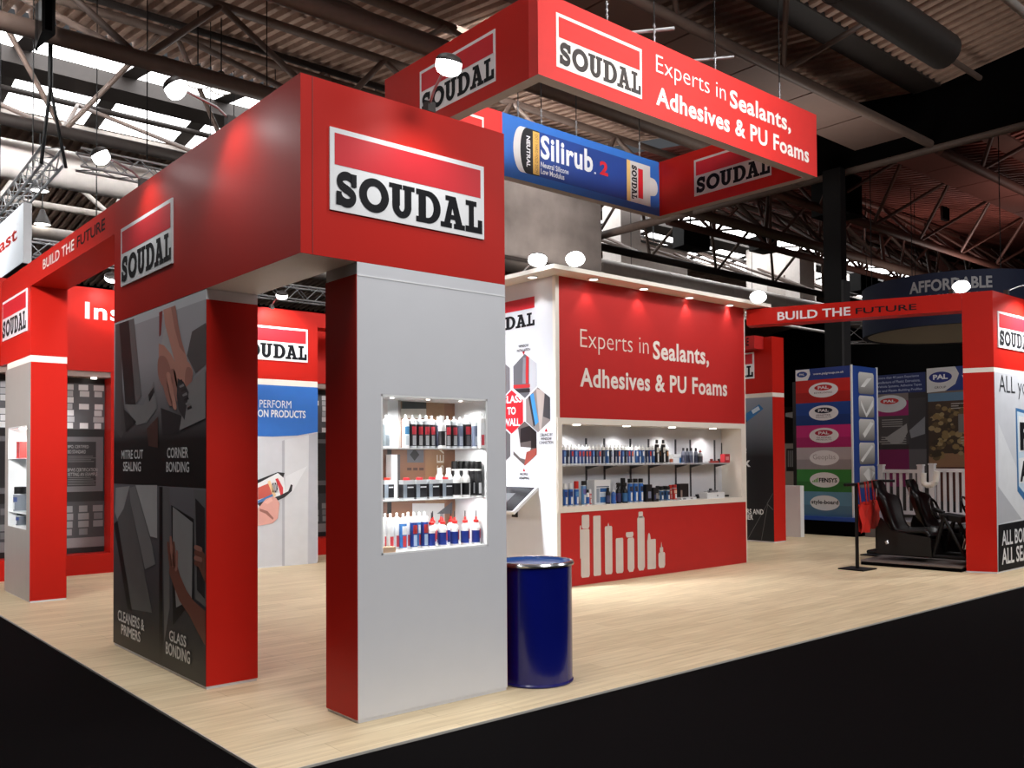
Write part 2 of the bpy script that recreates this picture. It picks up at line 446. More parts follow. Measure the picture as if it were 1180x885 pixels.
def skyrow(n, y0, z0, y1, z1, label):
    b = MB(); x = -30.0
    while x < 58:
        b.face([(x, y0, z0), (x+2.3, y0, z0), (x+2.3, y1, z1), (x, y1, z1)], SKYG)
        b.extrude([(x+2.3, y0, z0-.02), (x+2.75, y0, z0-.02), (x+2.75, y1, z1-.02), (x+2.3, y1, z1-.02)], (0, 0, .08), STEELD)
        x += 2.75
    tag(b.build('window_%d' % n), label, 'skylight', kind='structure')
skyrow(1, RY-3.2, RZ-sl*3.2, RY-.5, RZ-sl*.5, 'near row of white skylight panes')
skyrow(2, RY+.6, RZ-sl*.6, RY+3.2, RZ-sl*3.2, 'far row of white skylight panes')
b = MB(); b.box((-30, RY-.5, RZ-.5), (60, RY+.6, RZ+.1), STEELD); tag(b.build('trim_2'), 'dark ridge beam between the skylight rows', 'beam', kind='structure')
b = MB(); b.box((-30, VY-.32, VZ+.0), (GX, VY+.32, VZ+.1), STEELD); b.box((GX+.6, VY-.3, VZ-.25), (60, VY+.3, VZ-.1), STEELR)
tag(b.build('trim_3'), 'dark valley gutter', 'gutter', kind='structure')
b = MB(); b.box((-30, 46, -.1), (60, 46.3, 14), MBLACK); tag(b.build('wall_back'), 'black far wall of the hall', 'wall', kind='structure')
b = MB(); b.box((60, -30, -.1), (60.3, 46.3, 16), MBLACK); tag(b.build('wall_right'), 'black end wall of the hall', 'wall', kind='structure')
b = MB(); b.box((-30.3, -30, -.1), (-30, 46.3, 16), mat('dim_grey_wall', (60, 58, 58), .8)); tag(b.build('wall_left'), 'dim left wall of the hall', 'wall', kind='structure')
b = MB(); b.box((-30, -30.3, -.1), (60, -30, 16), mat('dim_grey_wall', (60, 58, 58), .8)); tag(b.build('wall_front'), 'dim wall behind the camera', 'wall', kind='structure')
# black gable between the bays
b = MB(); b.face([(GX+.1, -14, 9.0), (GX+.1, 20, 9.0), (GX+.1, 20, 12.2), (GX+.1, VY, VZ+.3), (GX+.1, -14, VZ+sl*23+.2)], MBLACK)
b2 = MB(); b2.extrude([(GX+.1, -14, 9.0), (GX+.1, 14, 9.0), (GX+.1, 14, 10.95), (GX+.1, VY, VZ+.1), (GX+.1, -14, VZ+sl*23+.1)], (.25, 0, 0), MBLACK)
tag(b2.build('wall_gable'), 'black gable sheet between two roof bays', 'wall', kind='structure')

# roof trusses ------------------------------------------------------
CZ = 9.0
def truss(label, y, r, x0, x1, tops, step, xoff, cm, wm, z=CZ, wr=0.055, group='steel roof trusses'):
    t = thing('roof_truss', label, 'truss', (x0, y, z), group)
    c = MB(); c.tube((x0, y, z), (x1, y, z), r, cm, 12); c.build('bottom_chord', t)
    for (ty, tz) in tops:
        c = MB(); c.tube((x0, ty, tz), (x1, ty, tz), r*.62, cm, 10); c.build('top_chord', t)
    w = MB(); x = xoff
    while x > x0+step: x -= step
    while x < x1-step:
        if x > x0+step/2:
            for (ty, tz) in tops:
                for s in (-.5, .5): w.tube((x, y, z), (x+s*step, ty, tz), wr, wm, 7)
        x += step
    w.build('web', t)
    return t
n1 = onz(CZ, 80, 144).x; n2 = onz(CZ, 165, 66).x
truss('round bottom chord roof truss along the near edge of the skylights', 16.85, .16, -28, 46, [(18.0, 11.1), (20.4, 11.35)], 4.0, n2, STEEL, STEEL, wr=.07)
truss('roof truss whose chord runs just above the long pale duct', 21.7, .14, -28, 46, [(20.6, 11.7), (28.2, 12.1)], 4.0, n1, STEELD, STEEL, wr=.06)
truss('pale lattice roof truss beyond the long pale duct', 28.3, .1, -28, 50, [(31, 11.4)], 3.0, n1, STEELW, STEELW, wr=.075)  # light on these webs is put in as a paler steel colour
truss('roof truss along the valley gutter above the hanging sign', 9.55, .1, -20, GX, [(8.4, 10.2), (11.4, 10.3)], 3.2, onz(CZ, 995, 131).x, STEEL, STEEL, wr=.055)
truss('thick tube roof truss above the hanging sign, left of the valley', 13.0, .19, -28, GX, [(14.9, 10.6)], 4.0, 9, STEEL, STEEL)
truss('red-lit brown roof truss of the next bay, nearest chord', 9.6, .12, GX+.6, 58, [(8.4, 10.1), (11.4, 10.2)], 3.2, GX+3, STEELR, STEELR)
truss('red-lit brown roof truss of the next bay, middle chord', 14.2, .12, GX+.6, 58, [(12.4, 10.4), (16.2, 10.8)], 3.2, GX+3, STEELR, STEELR)
truss('red-lit brown roof truss of the next bay, farthest chord', 18.0, .12, GX+.6, 58, [(16.9, 11.2), (19.6, 11.4)], 3.2, GX+3, STEELR, STEELR)
g = thing('roof_girder', 'dark girder tube crossing above the black hall column', 'girder', (GX+.3, 2, CZ))
b = MB(); b.tube((GX+.3, -10, CZ), (GX+.3, 21.7, CZ), .13, STEEL, 10); b.build('girder_tube', g)
b = MB()
for k in range(9): b.tube((GX+.3, -8+k*3.2, CZ), (GX+.3, -6.4+k*3.2, 10.6), .05, STEEL, 6); b.tube((GX+.3, -4.8+k*3.2, CZ), (GX+.3, -6.4+k*3.2, 10.6), .05, STEEL, 6)
b.build('web', g)
# purlins, gutter soffit
b = MB(); b.box((-30, RY+3.0, RZ-sl*3.3-.5), (60, RY+3.35, RZ-sl*3.3-.1), STEELW); tag(b.build('roof_purlin'), 'pale steel purlin below the far skylight row', 'purlin')
b = MB()
for k in range(22): b.box((-24+k*2.05, 9.9, 9.25), (-24+k*2.05+2.0, 11.3, 9.3), mat('soffit_panel', (104, 84, 76), .6))
tag(b.build('gutter_soffit'), 'row of pale soffit panels beside the valley truss', 'soffit')
b = MB()
for k in range(17): b.box((GX+.7+k*2.05, 9.9, 9.2), (GX+.7+k*2.05+2.0, 11.0, 9.25), mat('soffit_panel_red_bounce', (136, 84, 76), .6))  # pink tint is red bounced light put into the panel colour
tag(b.build('gutter_soffit'), 'row of red-lit soffit panels in the next bay', 'soffit')
# ducts
def roofz(y): return (VZ+sl*(y-VY) if y < RY else RZ-sl*(y-RY)) if y > VY else VZ-sl*(y-VY)
def duct(label, p0, p1, r, m, joints=6, name='ventilation_duct'):
    t = thing(name, label, 'duct', p0)
    b = MB(); b.tube(p0, p1, r, m, 20); b.build('duct_tube', t)
    p0 = Vector(p0); p1 = Vector(p1)
    for k in range(1, joints):
        c = p0.lerp(p1, k/joints); d = (p1-p0).normalized()*.04
        b = MB(); b.tube(c-d, c+d, r*1.03, m, 20); b.build('joint_ring', t)
    for k in range(1, joints, 2):
        c = p0.lerp(p1, (k+.5)/joints); b = MB(); b.tube(c+Vector((0, 0, r*.98)), (c.x, c.y, roofz(c.y)), .012, BLACK, 5); b.build('hanger', t)
    return t
duct('long pale round duct under the roof behind the red header', (-28, 23.2, 8.6), (44, 23.2, 8.6), .46, DUCT, 18)
duct('slim pale pipe below the duct at the left of the roof', (-20, 27.6, 8.0), (16, 27.6, 8.0), .2, STEELW, 8)
duct('dark fat duct with a collar at the top right of the roof', (2, 7.6, 9.45), (17.6, 7.6, 9.45), .34, DUCTD, 4)
a = onz(9.0, 1172, 8)
b = MB(); b.tube((a.x-12, a.y, 9.0), (a.x+14, a.y, 9.0), .07, STEELW, 10); tag(b.build('roof_pipe'), 'pale pipe in the top right corner of the roof', 'pipe')
# air handling boxes and speakers under the far roof
def pxbox(y, u0, v0, u1, v1, dep):
    p = ony(y, u0, v1); q = ony(y, u1, v0); return (p.x, y, p.z), (q.x, y+dep, q.z)
for (y, u0, v0, u1, v1, dep, label, mm) in [
    (19.5, 560, 178, 692, 292, 1.5, 'large grey box duct behind the blue sign panel', mat('grey_duct_cloth', (112, 103, 98), .6, var=.2, scale=1.5)),
    (24.2, 716, 232, 738, 335, 1.0, 'upright pale box duct left of the black loudspeakers', DUCT),
    (24.5, 738, 290, 792, 330, 1.2, 'low pale box duct left of the black loudspeakers', DUCT),
    (25.5, 884, 298, 940, 345, 1.2, 'pale box duct left of the black hall column', DUCT),
    (23.6, 922, 292, 938, 345, .8, 'narrow pale duct close to the black hall column', DUCT),
    (26.0, 975, 318, 993, 336, 1.0, 'small pale box duct right of the black hall column', DUCT)]:
    p, q = pxbox(y, u0, v0, u1, v1, dep)
    t = thing('air_duct_box', label, 'duct', ((p[0]+q[0])/2, y, p[2]))
    b = MB(); b.box(p, q, mm); b.build('duct_casing', t)
    b = MB(); b.box((p[0]-.05, y-.05, p[2]-.05), (q[0]+.05, y+.03, p[2]+.05), STEELD); b.box((p[0]-.05, y-.05, q[2]-.05), (q[0]+.05, y+.03, q[2]+.05), STEELD); b.build('flange', t)
    b = MB(); b.tube(((p[0]+q[0])/2, y+dep*.5, q[2]), ((p[0]+q[0])/2, y+dep*.5, roofz(y+dep*.5)), .03, BLACK, 6); b.build('hanger', t)
def speaker(label, y, u0, v0, u1, v1, dep=.6):
    p, q = pxbox(y, u0, v0, u1, v1, dep)
    t = thing('hanging_loudspeaker', label, 'loudspeaker', ((p[0]+q[0])/2, y, p[2]), 'loudspeakers under the roof')
    b = MB(); b.prism([(p[0], p[1]), (q[0], p[1]), (q[0]-.12, q[1]), (p[0]+.12, q[1])], p[2], q[2], BLACK); b.build('cabinet', t)
    b = MB(); b.box((p[0]+.05, y-.02, p[2]+.05), (q[0]-.05, y, q[2]-.05), MBLACK); b.build('grille', t)
    b = MB(); b.tube(((p[0]+q[0])/2, y+.3, q[2]), ((p[0]+q[0])/2, y+.3, roofz(y+.3)-.05), .03, BLACK, 6); b.build('hanger', t)
speaker('black loudspeaker below the right end of the hanging sign', 20, 788, 264, 818, 282)
speaker('black loudspeaker left of the hall column under the far roof', 20, 876, 276, 896, 286)
speaker('black loudspeaker right of the hall column near the skylight', 20, 992, 318, 1012, 334)
speaker('black loudspeaker fixed beside the top of the hall column', 13.6, 968, 204, 993, 242, 1.0)
speaker('slim black loudspeaker hanging alone from the red-lit brown roof', 14.5, 1086, 228, 1094, 252, .12)
speaker('black box hanging from the roof in the top left corner', 15.6, 48, -14, 64, 36, .8)

# hall column
c0 = onz(0, 963, 605); d = Vector((20.9, 11.8, 0))
t = thing('hall_column', 'tall black steel column rising behind the red beam', 'column', (d.x, d.y, 0))
b = MB(); b.box((d.x-.13, d.y-.24, 0), (d.x+.13, d.y+.24, 8.85), BLACK); b.build('column_shaft', t)
b = MB(); b.box((d.x-.15, d.y-.30, 0), (d.x+.17, d.y-.24, 6.0), mat('dark_grey_cover', (52, 52, 54), .5)); b.build('cover_plate', t)

# ================================================================== FRONT CORNER OF THE STAND
XL, YF, XR, ZB, ZT = 2.456, 4.756, 4.017, 2.81, 3.873
AW = 0.385
LX = FX(XL); FF = FY(YF)
t = thing('corner_header', 'big red L-shaped overhead header with two framed emblems at the stand corner', 'header', (XL, YF, ZB))
b = MB()
Lp = [(XL, YF), (XR, YF), (XR, YF+AW), (XL+AW, YF+AW), (XL+AW, 8.234), (XL, 8.234)]
b.prism(Lp, ZB+.001, ZT, RED); b.build('fascia', t)
b = MB(); b.face([(x, y, ZB) for x, y in Lp][::-1], WHITE); b.build('soffit', t)
b = MB(); b.box((XL+.075, YF-.0025, ZB), (XL+.079, YF, ZT), mat('seam_dark_red', (120, 20, 18), .5)); b.build('panel_seam', t)
logo(FF, 2.643, 3.096, 1.181, .5, t)
logo(LX, -8.02, 3.096, 1.218, .5, t)

CXL = 2.834
NX0, NX1, NZ0, NZ1 = 3.003, 3.853, 1.005, 2.005
CD = YF+AW
t = thing('display_column', 'white display column with a lit product niche and red side', 'display column', (CXL, YF, 0))
b = MB()
b.box((CXL, YF, .02), (NX0, CD-.004, ZB), WHITE); b.box((NX1, YF, .02), (XR, CD-.004, ZB), WHITE)
b.box((NX0, YF, .02), (NX1, CD-.004, NZ0), WHITE); b.box((NX0, YF, NZ1), (NX1, CD-.004, ZB), WHITE)
b.build('column_body', t)
b = MB(); b.box((CXL-.004, YF+.004, .02), (CXL, CD, 2.735), RED); b.box((XR, YF+.004, .02), (XR+.004, CD, ZB), RED)
b.box((CXL, CD-.004, .02), (XR, CD, .99), RED); b.build('red_cladding', t)
b = MB(); b.box((CXL+.004, YF+.006, 0), (XR-.004, CD-.006, .02), WHITE); b.build('plinth', t)
b = MB(); b.box((CXL, YF-.003, 2.725), (XR, YF, 2.732), mat('pale_joint', (236, 238, 240), .4)); b.build('joint_line', t)
b = MB(); LIN = mat('niche_white', (240, 242, 243), .4)
b.box((NX1-.012, YF+.001, NZ0), (NX1, CD-.006, NZ1), LIN); b.box((NX0, YF+.001, NZ0), (NX0+.012, CD-.006, NZ1), LIN)
b.box((NX0, YF+.001, NZ0), (NX1, CD-.006, NZ0+.012), LIN); b.box((NX0, YF+.001, NZ1-.012), (NX1, CD-.006, NZ1), LIN); b.build('niche_lining', t)
S1 = ony(YF+.02, 500, 516.3).z; S2 = ony(YF+.02, 500, 575).z
for z in (S1, S2):
    b = MB(); b.box((NX0+.012, YF+.015, z-.006), (NX1-.012, CD-.02, z), LIN); b.build('shelf', t)
# rear of the niche: brown board with drawings and a white post
BY = CD-.03
BP = FY(BY)
b = MB()
br1 = pc(140, 104, 74); br2 = pc(126, 88, 66); br3 = pc(108, 76, 62)
b.box((NX0+.012, BY, NZ0+.012), (NX1-.012, BY+.012, NZ1-.012), br2)
pxpoly(b, BP, [(490, 455), (512, 455), (512, 640), (490, 640)], .001, br1)
pxpoly(b, BP, [(440, 455), (446, 455), (446, 640), (440, 640)], .001, br3)
pxpoly(b, BP, [(446, 516), (451, 516), (451, 592), (446, 592)], .002, pc(12, 10, 10))
pxpoly(b, BP, [(463, 461), (491, 461), (491, 471), (463, 471)], .002, pc(16, 15, 16))
pxpoly(b, BP, [(462, 471), (491, 471), (491, 482), (462, 482)], .002, pc(225, 220, 210))
pxpoly(b, BP, [(469, 517), (488, 517), (488, 533), (469, 533)], .002, pc(92, 92, 98))
pxpoly(b, BP, [(477.5, 517), (483, 524), (477.5, 531), (472, 524)], .003, pc(14, 14, 16))
pxpoly(b, BP, [(475, 580), (512, 580), (512, 625), (475, 625)], .002, pc(196, 196, 194))
pxpoly(b, BP, [(503, 592), (521, 578), (521, 592)], .003, pc(84, 84, 88))
for k in range(3): pxpoly(b, BP, [(469+k*7, 539), (474+k*7, 539), (474+k*7, 542), (469+k*7, 542)], .002, pc(70, 46, 40))
b.build('back_board', t)
b = MB(); a0, b0 = BP.px(503, 545); a1, b1 = BP.px(511, 478)
text(b, BP, 'SEALO', a0, b0, a1, b1, .003, pc(205, 195, 180), 0.0, rot=2); b.build('lettering', t)
b = MB(); p = ony(BY-.07, 447, 515); q = ony(BY-.07, 459, 515)
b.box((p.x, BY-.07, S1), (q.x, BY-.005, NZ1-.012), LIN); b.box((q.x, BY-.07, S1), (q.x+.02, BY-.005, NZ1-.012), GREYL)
p = ony(BY-.07, 451, 560); q = ony(BY-.07, 458, 560)
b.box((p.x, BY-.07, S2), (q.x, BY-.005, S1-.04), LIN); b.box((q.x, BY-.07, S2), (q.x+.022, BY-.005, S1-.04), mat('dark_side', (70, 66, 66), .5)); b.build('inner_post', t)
b = MB()
for x in (3.15, 3.43, 3.7): b.lathe([(0, NZ1-.016), (.012, NZ1-.016), (.012, NZ1-.0125), (0, NZ1-.0125)], LAMPS, 12, (x, YF+.1, 0))
b.build('niche_lamps', t)

def fit(u, yy, r=.031):
    while yy > .036 and ony(YF+yy, u, 550).x+r > NX1-.016: yy -= .004
    return yy
# products in the column niche
kblack = dict(
 w=mk_cartridge(WPL, pc(232, 236, 240), pc(60, 120, 160), pc(190, 200, 205), .205),
 k=mk_cartridge(CPL, pc(20, 19, 22), pc(150, 26, 40), pc(140, 142, 144), .205),
 g=mk_cartridge(CPL, pc(92, 100, 120), pc(84, 92, 112), pc(150, 156, 168), .2),
 K=mk_cartridge(CPL, pc(14, 13, 15), pc(150, 26, 40), pc(60, 60, 64), .215, .034),
 s=mk_cartridge(WPL, pc(236, 238, 240), pc(236, 238, 240), pc(200, 70, 80), .225),
 b=mk_cartridge(WPL, pc(26, 56, 130), pc(150, 40, 40), pc(170, 190, 215), .225),
 u=mk_cartridge(WPL, pc(40, 110, 180), pc(230, 232, 234), pc(200, 60, 60), .22))
desc = dict(w='white cartridge with a blue drop', k='black cartridge with a red block', g='grey blue plain cartridge', K='wide black cartridge with red band', s='all white cartridge', b='navy cartridge with a red block', u='white cartridge with blue base')
def niche_row(items, z, y, where, grp, kinds):
    cnt = 0
    for (u, k) in items:
        yy = y+((-.02 if cnt % 2 else .02) if z < 1.1 else random.uniform(-.006, .006)); yy = YF+fit(u, yy-YF, .03); p = ony(yy, u, 500)
        place('n'+k, kinds[k], (p.x, yy, z), '%s, %s from left %s' % (desc[k], ORD[cnt], where), 'cartridge', grp); cnt += 1
niche_row([(467.4,'w'),(475.7,'k'),(483.2,'k'),(490.8,'k'),(497.6,'k'),(504.8,'g'),(515.3,'k'),(523,'k'),(529.6,'g'),(537.5,'K'),(547.5,'g'),(554.5,'s')], S1, YF+.13, 'on the column niche top shelf', 'cartridges on the top niche shelf', kblack)
p = ony(YF+.06, 509.5, 500)
place('bulb', mk_bottle(WPL, pc(24, 20, 24), WPL, .215, .026), (p.x, YF+.06, S1), 'bulb-topped white bottle with dark label among the niche cartridges', 'bottle', 'bottles in the column niche')
p = ony(YF+.22, 444.8, 500)
place('nw2', mk_cartridge(WPL, pc(140, 150, 156), pc(200, 206, 208), pc(110, 120, 126), .205), (p.x, YF+.22, S1), 'white cartridge with grey label left of the white niche post', 'cartridge', 'cartridges on the top niche shelf')
# middle shelf
for i, u in enumerate((468.4, 483.3, 497.8, 513.2)):
    p = ony(YF+.1, u, 560)
    place('tin', mk_tin(pc(200, 30, 40), .082), (p.x, YF+.1, S2), 'dark labelled tin with red cap, %s from left on niche middle shelf' % ORD[i], 'tin', 'red-capped tins on the middle niche shelf')
p = ony(YF+.2, 446, 560)
place('tin2', mk_tin(pc(216, 60, 44), .07), (p.x, YF+.2, S2), 'white tin with red cap left of the niche post', 'tin', 'red-capped tins on the middle niche shelf')
for i, (u, yy) in enumerate(((526.8, .07), (536.6, .07))):
    p = ony(YF+yy, u, 560)
    place('wbot', mk_bottle(WPL, pc(16, 16, 18), WPL, .19, .031), (p.x, YF+yy, S2), 'white-capped black label bottle, %s in front on niche middle shelf' % ('left one' if i == 0 else 'right one'), 'bottle', 'white-capped bottles in the niche')
for i, u in enumerate((506.6, 516.8)):
    p = ony(YF+.22, u, 560)
    place('wbot2', mk_bottle(WPL, pc(40, 40, 44), WPL, .2, .03), (p.x, YF+.22, S2), 'white-capped bottle standing behind the tins, %s of the two' % ('left' if i == 0 else 'right'), 'bottle', 'white-capped bottles in the niche')
for i, (u, yy) in enumerate(((524, .24), (531.5, .23), (538.2, .2), (545, .16), (551.2, .16))):
    yy = fit(u, yy, .026); p = ony(YF+yy, u, 560)
    place('bcan', mk_can(WPL, pc(28, 28, 30), pc(60, 60, 62), pc(16, 16, 17), .245, .024, .95, .05), (p.x, YF+yy, S2), 'black-capped spray can, %s from left at back of niche middle shelf' % ORD[i], 'spray can', 'black-capped cans in the niche')
# bottom
niche_row([(443.2,'s'),(449.4,'s'),(456.6,'s'),(464,'u'),(469.6,'s'),(476.4,'b'),(482.6,'u'),(488.8,'b')], NZ0+.012, YF+.11, 'on the niche floor', 'cartridges on the niche floor', kblack)
for i, (u, yy) in enumerate(((497.3, .08), (510.2, .08), (523.9, .08), (536, .08), (548.6, .1))):
    yy = fit(u, yy, .033); p = ony(YF+yy, u, 610)
    place('glue', mk_glue(WPL, pc(24, 48, 128), pc(206, 34, 28), pc(30, 30, 32), .145, .03), (p.x, YF+yy, NZ0+.012), 'blue label glue bottle with red cap, %s from left in niche front row' % ORD[i], 'glue bottle', 'glue bottles on the niche floor')
for i, u in enumerate((498.6, 508.2, 519.5)):
    p = ony(YF+.2, u, 610)
    place('glue', None, (p.x, YF+.2, NZ0+.012), 'red-capped glue bottle half hidden in the niche back row, %s from left' % ORD[i], 'glue bottle', 'glue bottles on the niche floor')
p = ony(YF+.03, 446, 634); b = MB()
b.box((NX0+.014, YF+.006, NZ0+.012), (p.x+.05, YF+.07, NZ0+.045), mat('pale_timber', (214, 180, 150), .6)); tag(b.build('timber_block'), 'small pale timber block at the left front of the niche floor', 'wood block')

# graphic pillar --------------------------------------------------
PY0, PY1, PX1 = 6.169, 8.234, 2.841
t = thing('graphic_pillar', 'wide pillar with four dark photo posters and red end under the header', 'pillar', (XL, PY0, 0))
b = MB(); b.box((XL+.004, PY0, .02), (PX1, PY1, 2.735), RED); b.build('pillar_body', t)
b = MB(); b.box((XL+.001, PY0+.001, 2.735), (PX1-.001, PY1-.001, ZB-.003), WHITE); b.build('white_band', t)
b = MB(); b.box((XL+.008, PY0+.006, 0), (PX1-.006, PY1-.006, .02), WHITE); b.build('plinth', t)
MP = FX(XL+.004)
ys = -MP.px(184, 560)[0]; zs = MP.px(184, 560)[1]
def poster(name, y0, y1, z0, z1, mm): 
    b = MB(); prect(b, MP, -y1, z0, -y0, z1, .003, mm); return b
G = lambda v: pc(int(v*1.4), int(v*1.4)-1, int(v*1.4))
skin = pc(186, 126, 112); skind = pc(136, 82, 68); skinl = pc(220, 156, 138)
# upper left: mitre cut sealing
b = poster('', ys, PY1, zs, 2.735, screen_print('poster_fade_upper', (10, 9, 10), (186, 186, 192), zs+.35, 2.4))
pxpoly(b, MP, [(133.5, 374), (140, 372), (143, 500), (140, 505), (133, 495)], .004, G(62))
pxpoly(b, MP, [(138, 373), (149, 369), (157, 466), (145, 466)], .005, pc(10, 10, 12))
pxpoly(b, MP, [(149, 369), (155, 367), (164, 456), (157, 466)], .005, G(84))
pxpoly(b, MP, [(144, 466), (166, 467), (178, 440), (182, 470), (170, 487), (158, 490)], .006, G(104))
pxpoly(b, MP, [(143, 471), (158, 486), (146, 498)], .006, pc(20, 20, 22))
pxpoly(b, MP, [(141, 440), (144, 470), (146, 498), (140, 496)], .0055, G(54))
pxpoly(b, MP, [(172, 455), (178, 446), (179, 452), (173, 463)], .007, pc(16, 15, 16))
pxpoly(b, MP, [(170, 494), (183, 480), (183, 516), (172, 514)], .006, pc(84, 50, 40))
po = b.build('poster', t); l = MB()
pxtext(l, MP, 'MITRE CUT', (141, 529), (166, 518), .008, pc(236, 236, 236), .02); pxtext(l, MP, 'SEALING', (143, 543), (163.5, 532), .008, pc(236, 236, 236), .02); l.build('lettering', po)
# upper right: corner bonding
b = poster('', PY0, ys, zs, 2.735, screen_print('poster_fade_upper', (10, 9, 10), (186, 186, 192), zs+.35, 2.4))
pxpoly(b, MP, [(184, 360), (188, 358), (186, 386), (184, 388)], .004, pc(150, 36, 34))
pxpoly(b, MP, [(190, 380), (196, 372), (206, 400), (200, 420), (186, 398)], .004, G(140))
pxpoly(b, MP, [(189, 357), (203, 352), (206, 372), (210, 392), (216, 412), (218, 424), (206, 430), (200, 408), (196, 392), (191, 374)], .006, skinl)
pxpoly(b, MP, [(198, 354), (203, 352), (206, 372), (210, 392), (214, 408), (208, 400), (202, 378)], .0063, skin)
pxsoft(b, MP, [(205, 426), (216, 416), (223, 428), (220, 440), (212, 448), (208, 438)], .0064, skinl)
pxsoft(b, MP, [(216, 424), (222, 426), (222, 440), (217, 448), (214, 440)], .0068, skin)
pxpoly(b, MP, [(184, 396), (190, 398), (198, 408), (206, 424), (208, 436), (204, 446), (194, 446), (184, 436)], .007, skinl)
pxsoft(b, MP, [(184, 412), (192, 412), (198, 428), (197, 446), (188, 444), (183, 430)], .0073, skin)
for (u0, v0, u1, v1, w_, mm) in [(190, 440, 198, 466, 5, skin), (195, 436, 203, 470, 5, skinl), (200, 432, 207, 462, 5, skin), (204, 430, 208, 448, 5, skinl)]:
    pxsoft(b, MP, [(u0-w_/2, v0-4), (u0+w_/2, v0-5), ((u0+u1)/2+w_*.55, (v0+v1)/2), (u1+w_*.35, v1), (u1-w_*.35, v1+1), ((u0+u1)/2-w_*.5, (v0+v1)/2+2)], .0078, mm)
pxpoly(b, MP, [(206, 436), (213, 440), (219, 452), (214, 484), (207, 472), (205, 456)], .009, pc(54, 54, 58))
for k in range(7):
    u = 206+k*1.8; v = 440+k*5; pxpoly(b, MP, [(u, v), (u+5, v-3), (u+6, v), (u+1, v+2)], .0095, pc(150, 150, 152) if k % 2 else pc(20, 20, 22))
pxpoly(b, MP, [(216, 446), (238, 424), (238, 482), (208, 496)], .0085, G(110))
pxpoly(b, MP, [(222, 382), (238, 372), (238, 420), (226, 430), (216, 410)], .0045, G(66))
pxpoly(b, MP, [(186, 470), (212, 480), (206, 500), (188, 502)], .005, pc(38, 38, 42))
po = b.build('poster', t); l = MB()
pxtext(l, MP, 'CORNER', (194, 528), (218.5, 515), .01, pc(236, 236, 236), .02); pxtext(l, MP, 'BONDING', (193, 544), (219.5, 532), .01, pc(236, 236, 236), .02); l.build('lettering', po)
# lower left: cleaners
b = poster('', ys, PY1, .02, zs, screen_print('poster_fade_lower', (24, 22, 26), (112, 110, 116), .1, zs))
pxpoly(b, MP, [(134, 562), (150, 560), (142, 590), (136, 600), (133, 590)], .004, G(122))
pxpoly(b, MP, [(136, 598), (150, 574), (166, 652), (176, 706), (152, 702)], .005, G(74))
pxpoly(b, MP, [(150, 562), (157, 560), (176, 628), (180, 650), (168, 656), (151, 578)], .006, G(96))
pxpoly(b, MP, [(157, 559), (182, 559), (182, 620), (174, 618)], .006, G(138))
pxpoly(b, MP, [(132, 604), (136, 600), (153, 704), (148, 702)], .006, pc(12, 12, 14))
po = b.build('poster', t); l = MB()
def sktext(l, p, s, bl, br, h, d, m, bold=.02):
    a0, b0 = p.px(*bl); a1, b1 = p.px(*br); text(l, p, s, a0, b0, a1, b0+h, d, m, bold)
pxtext(l, MP, 'CLEANERS &', (137, 714.5), (167.5, 714), .009, pc(222, 222, 222), .02); pxtext(l, MP, 'PRIMERS', (141, 730.5), (163, 728), .009, pc(222, 222, 222), .02); l.build('lettering', po)
# lower right: glass bonding
b = poster('', PY0, ys, .02, zs, screen_print('poster_fade_lower2', (26, 25, 29), (126, 124, 130), .1, zs))
pxpoly(b, MP, [(184, 561), (188, 561), (188, 766), (184, 764)], .004, pc(10, 10, 12))
pxpoly(b, MP, [(188, 561), (196, 562), (196, 700), (190, 740)], .004, G(84))
pxpoly(b, MP, [(198, 582), (224, 598), (224, 690), (200, 720)], .005, pc(24, 24, 27))
pxpoly(b, MP, [(200, 584), (223, 602), (222, 690), (204, 700), (200, 640)], .006, G(116))
pxpoly(b, MP, [(224, 564), (238, 566), (238, 700), (226, 690)], .005, G(84))
pxpoly(b, MP, [(226, 574), (237, 586), (237, 690), (228, 680)], .006, pc(40, 40, 44))
pxpoly(b, MP, [(197, 648), (204, 646), (209, 664), (216, 680), (224, 692), (238, 704), (238, 744), (230, 730), (220, 710), (208, 692), (201, 674), (196, 660)], .008, skind)
for (u0, v0, u1, v1, w_) in [(198, 652, 195, 624, 3), (200, 650, 198, 618, 3.2), (202, 652, 201.5, 624, 3), (204, 656, 205, 634, 3)]:
    pxsoft(b, MP, [(u0-w_/2, v0), (u1-w_*.4, v1+3), (u1, v1), (u1+w_*.4, v1+3), (u0+w_/2, v0)], .0084, skin if u0 in (200, 204) else skind)
pxpoly(b, MP, [(228, 628), (233, 632), (238, 640), (238, 672), (233, 660), (228, 648)], .008, skind)
for v_ in (630, 636, 642, 648): pxsoft(b, MP, [(233, v_+6), (226, v_+3), (225, v_), (227, v_-2), (234, v_+1)], .0084, skin if v_ % 4 else skind)
po = b.build('poster', t); l = MB()
pxtext(l, MP, 'GLASS', (196.5, 738), (216, 733), .01, pc(226, 226, 226), .02); pxtext(l, MP, 'BONDING', (192.5, 753), (220.5, 750.5), .01, pc(226, 226, 226), .02); l.build('lettering', po)

# left beam
b = MB(); b.box((XL, 8.236, 3.6), (XL+AW, 11.264, ZT), RED); t = b.build('fascia_beam'); tag(t, 'red overhead beam with small lettering leading to the far left column', 'beam')
l = MB(); p = FX(XL)
text(l, p, 'BUILD THE', -10.72, 3.69, -9.5, 3.80, .003, pc(215, 200, 195), .015); text(l, p, 'FUTURE', -9.4, 3.69, -8.5, 3.80, .003, INK, .015); l.build('lettering', t)

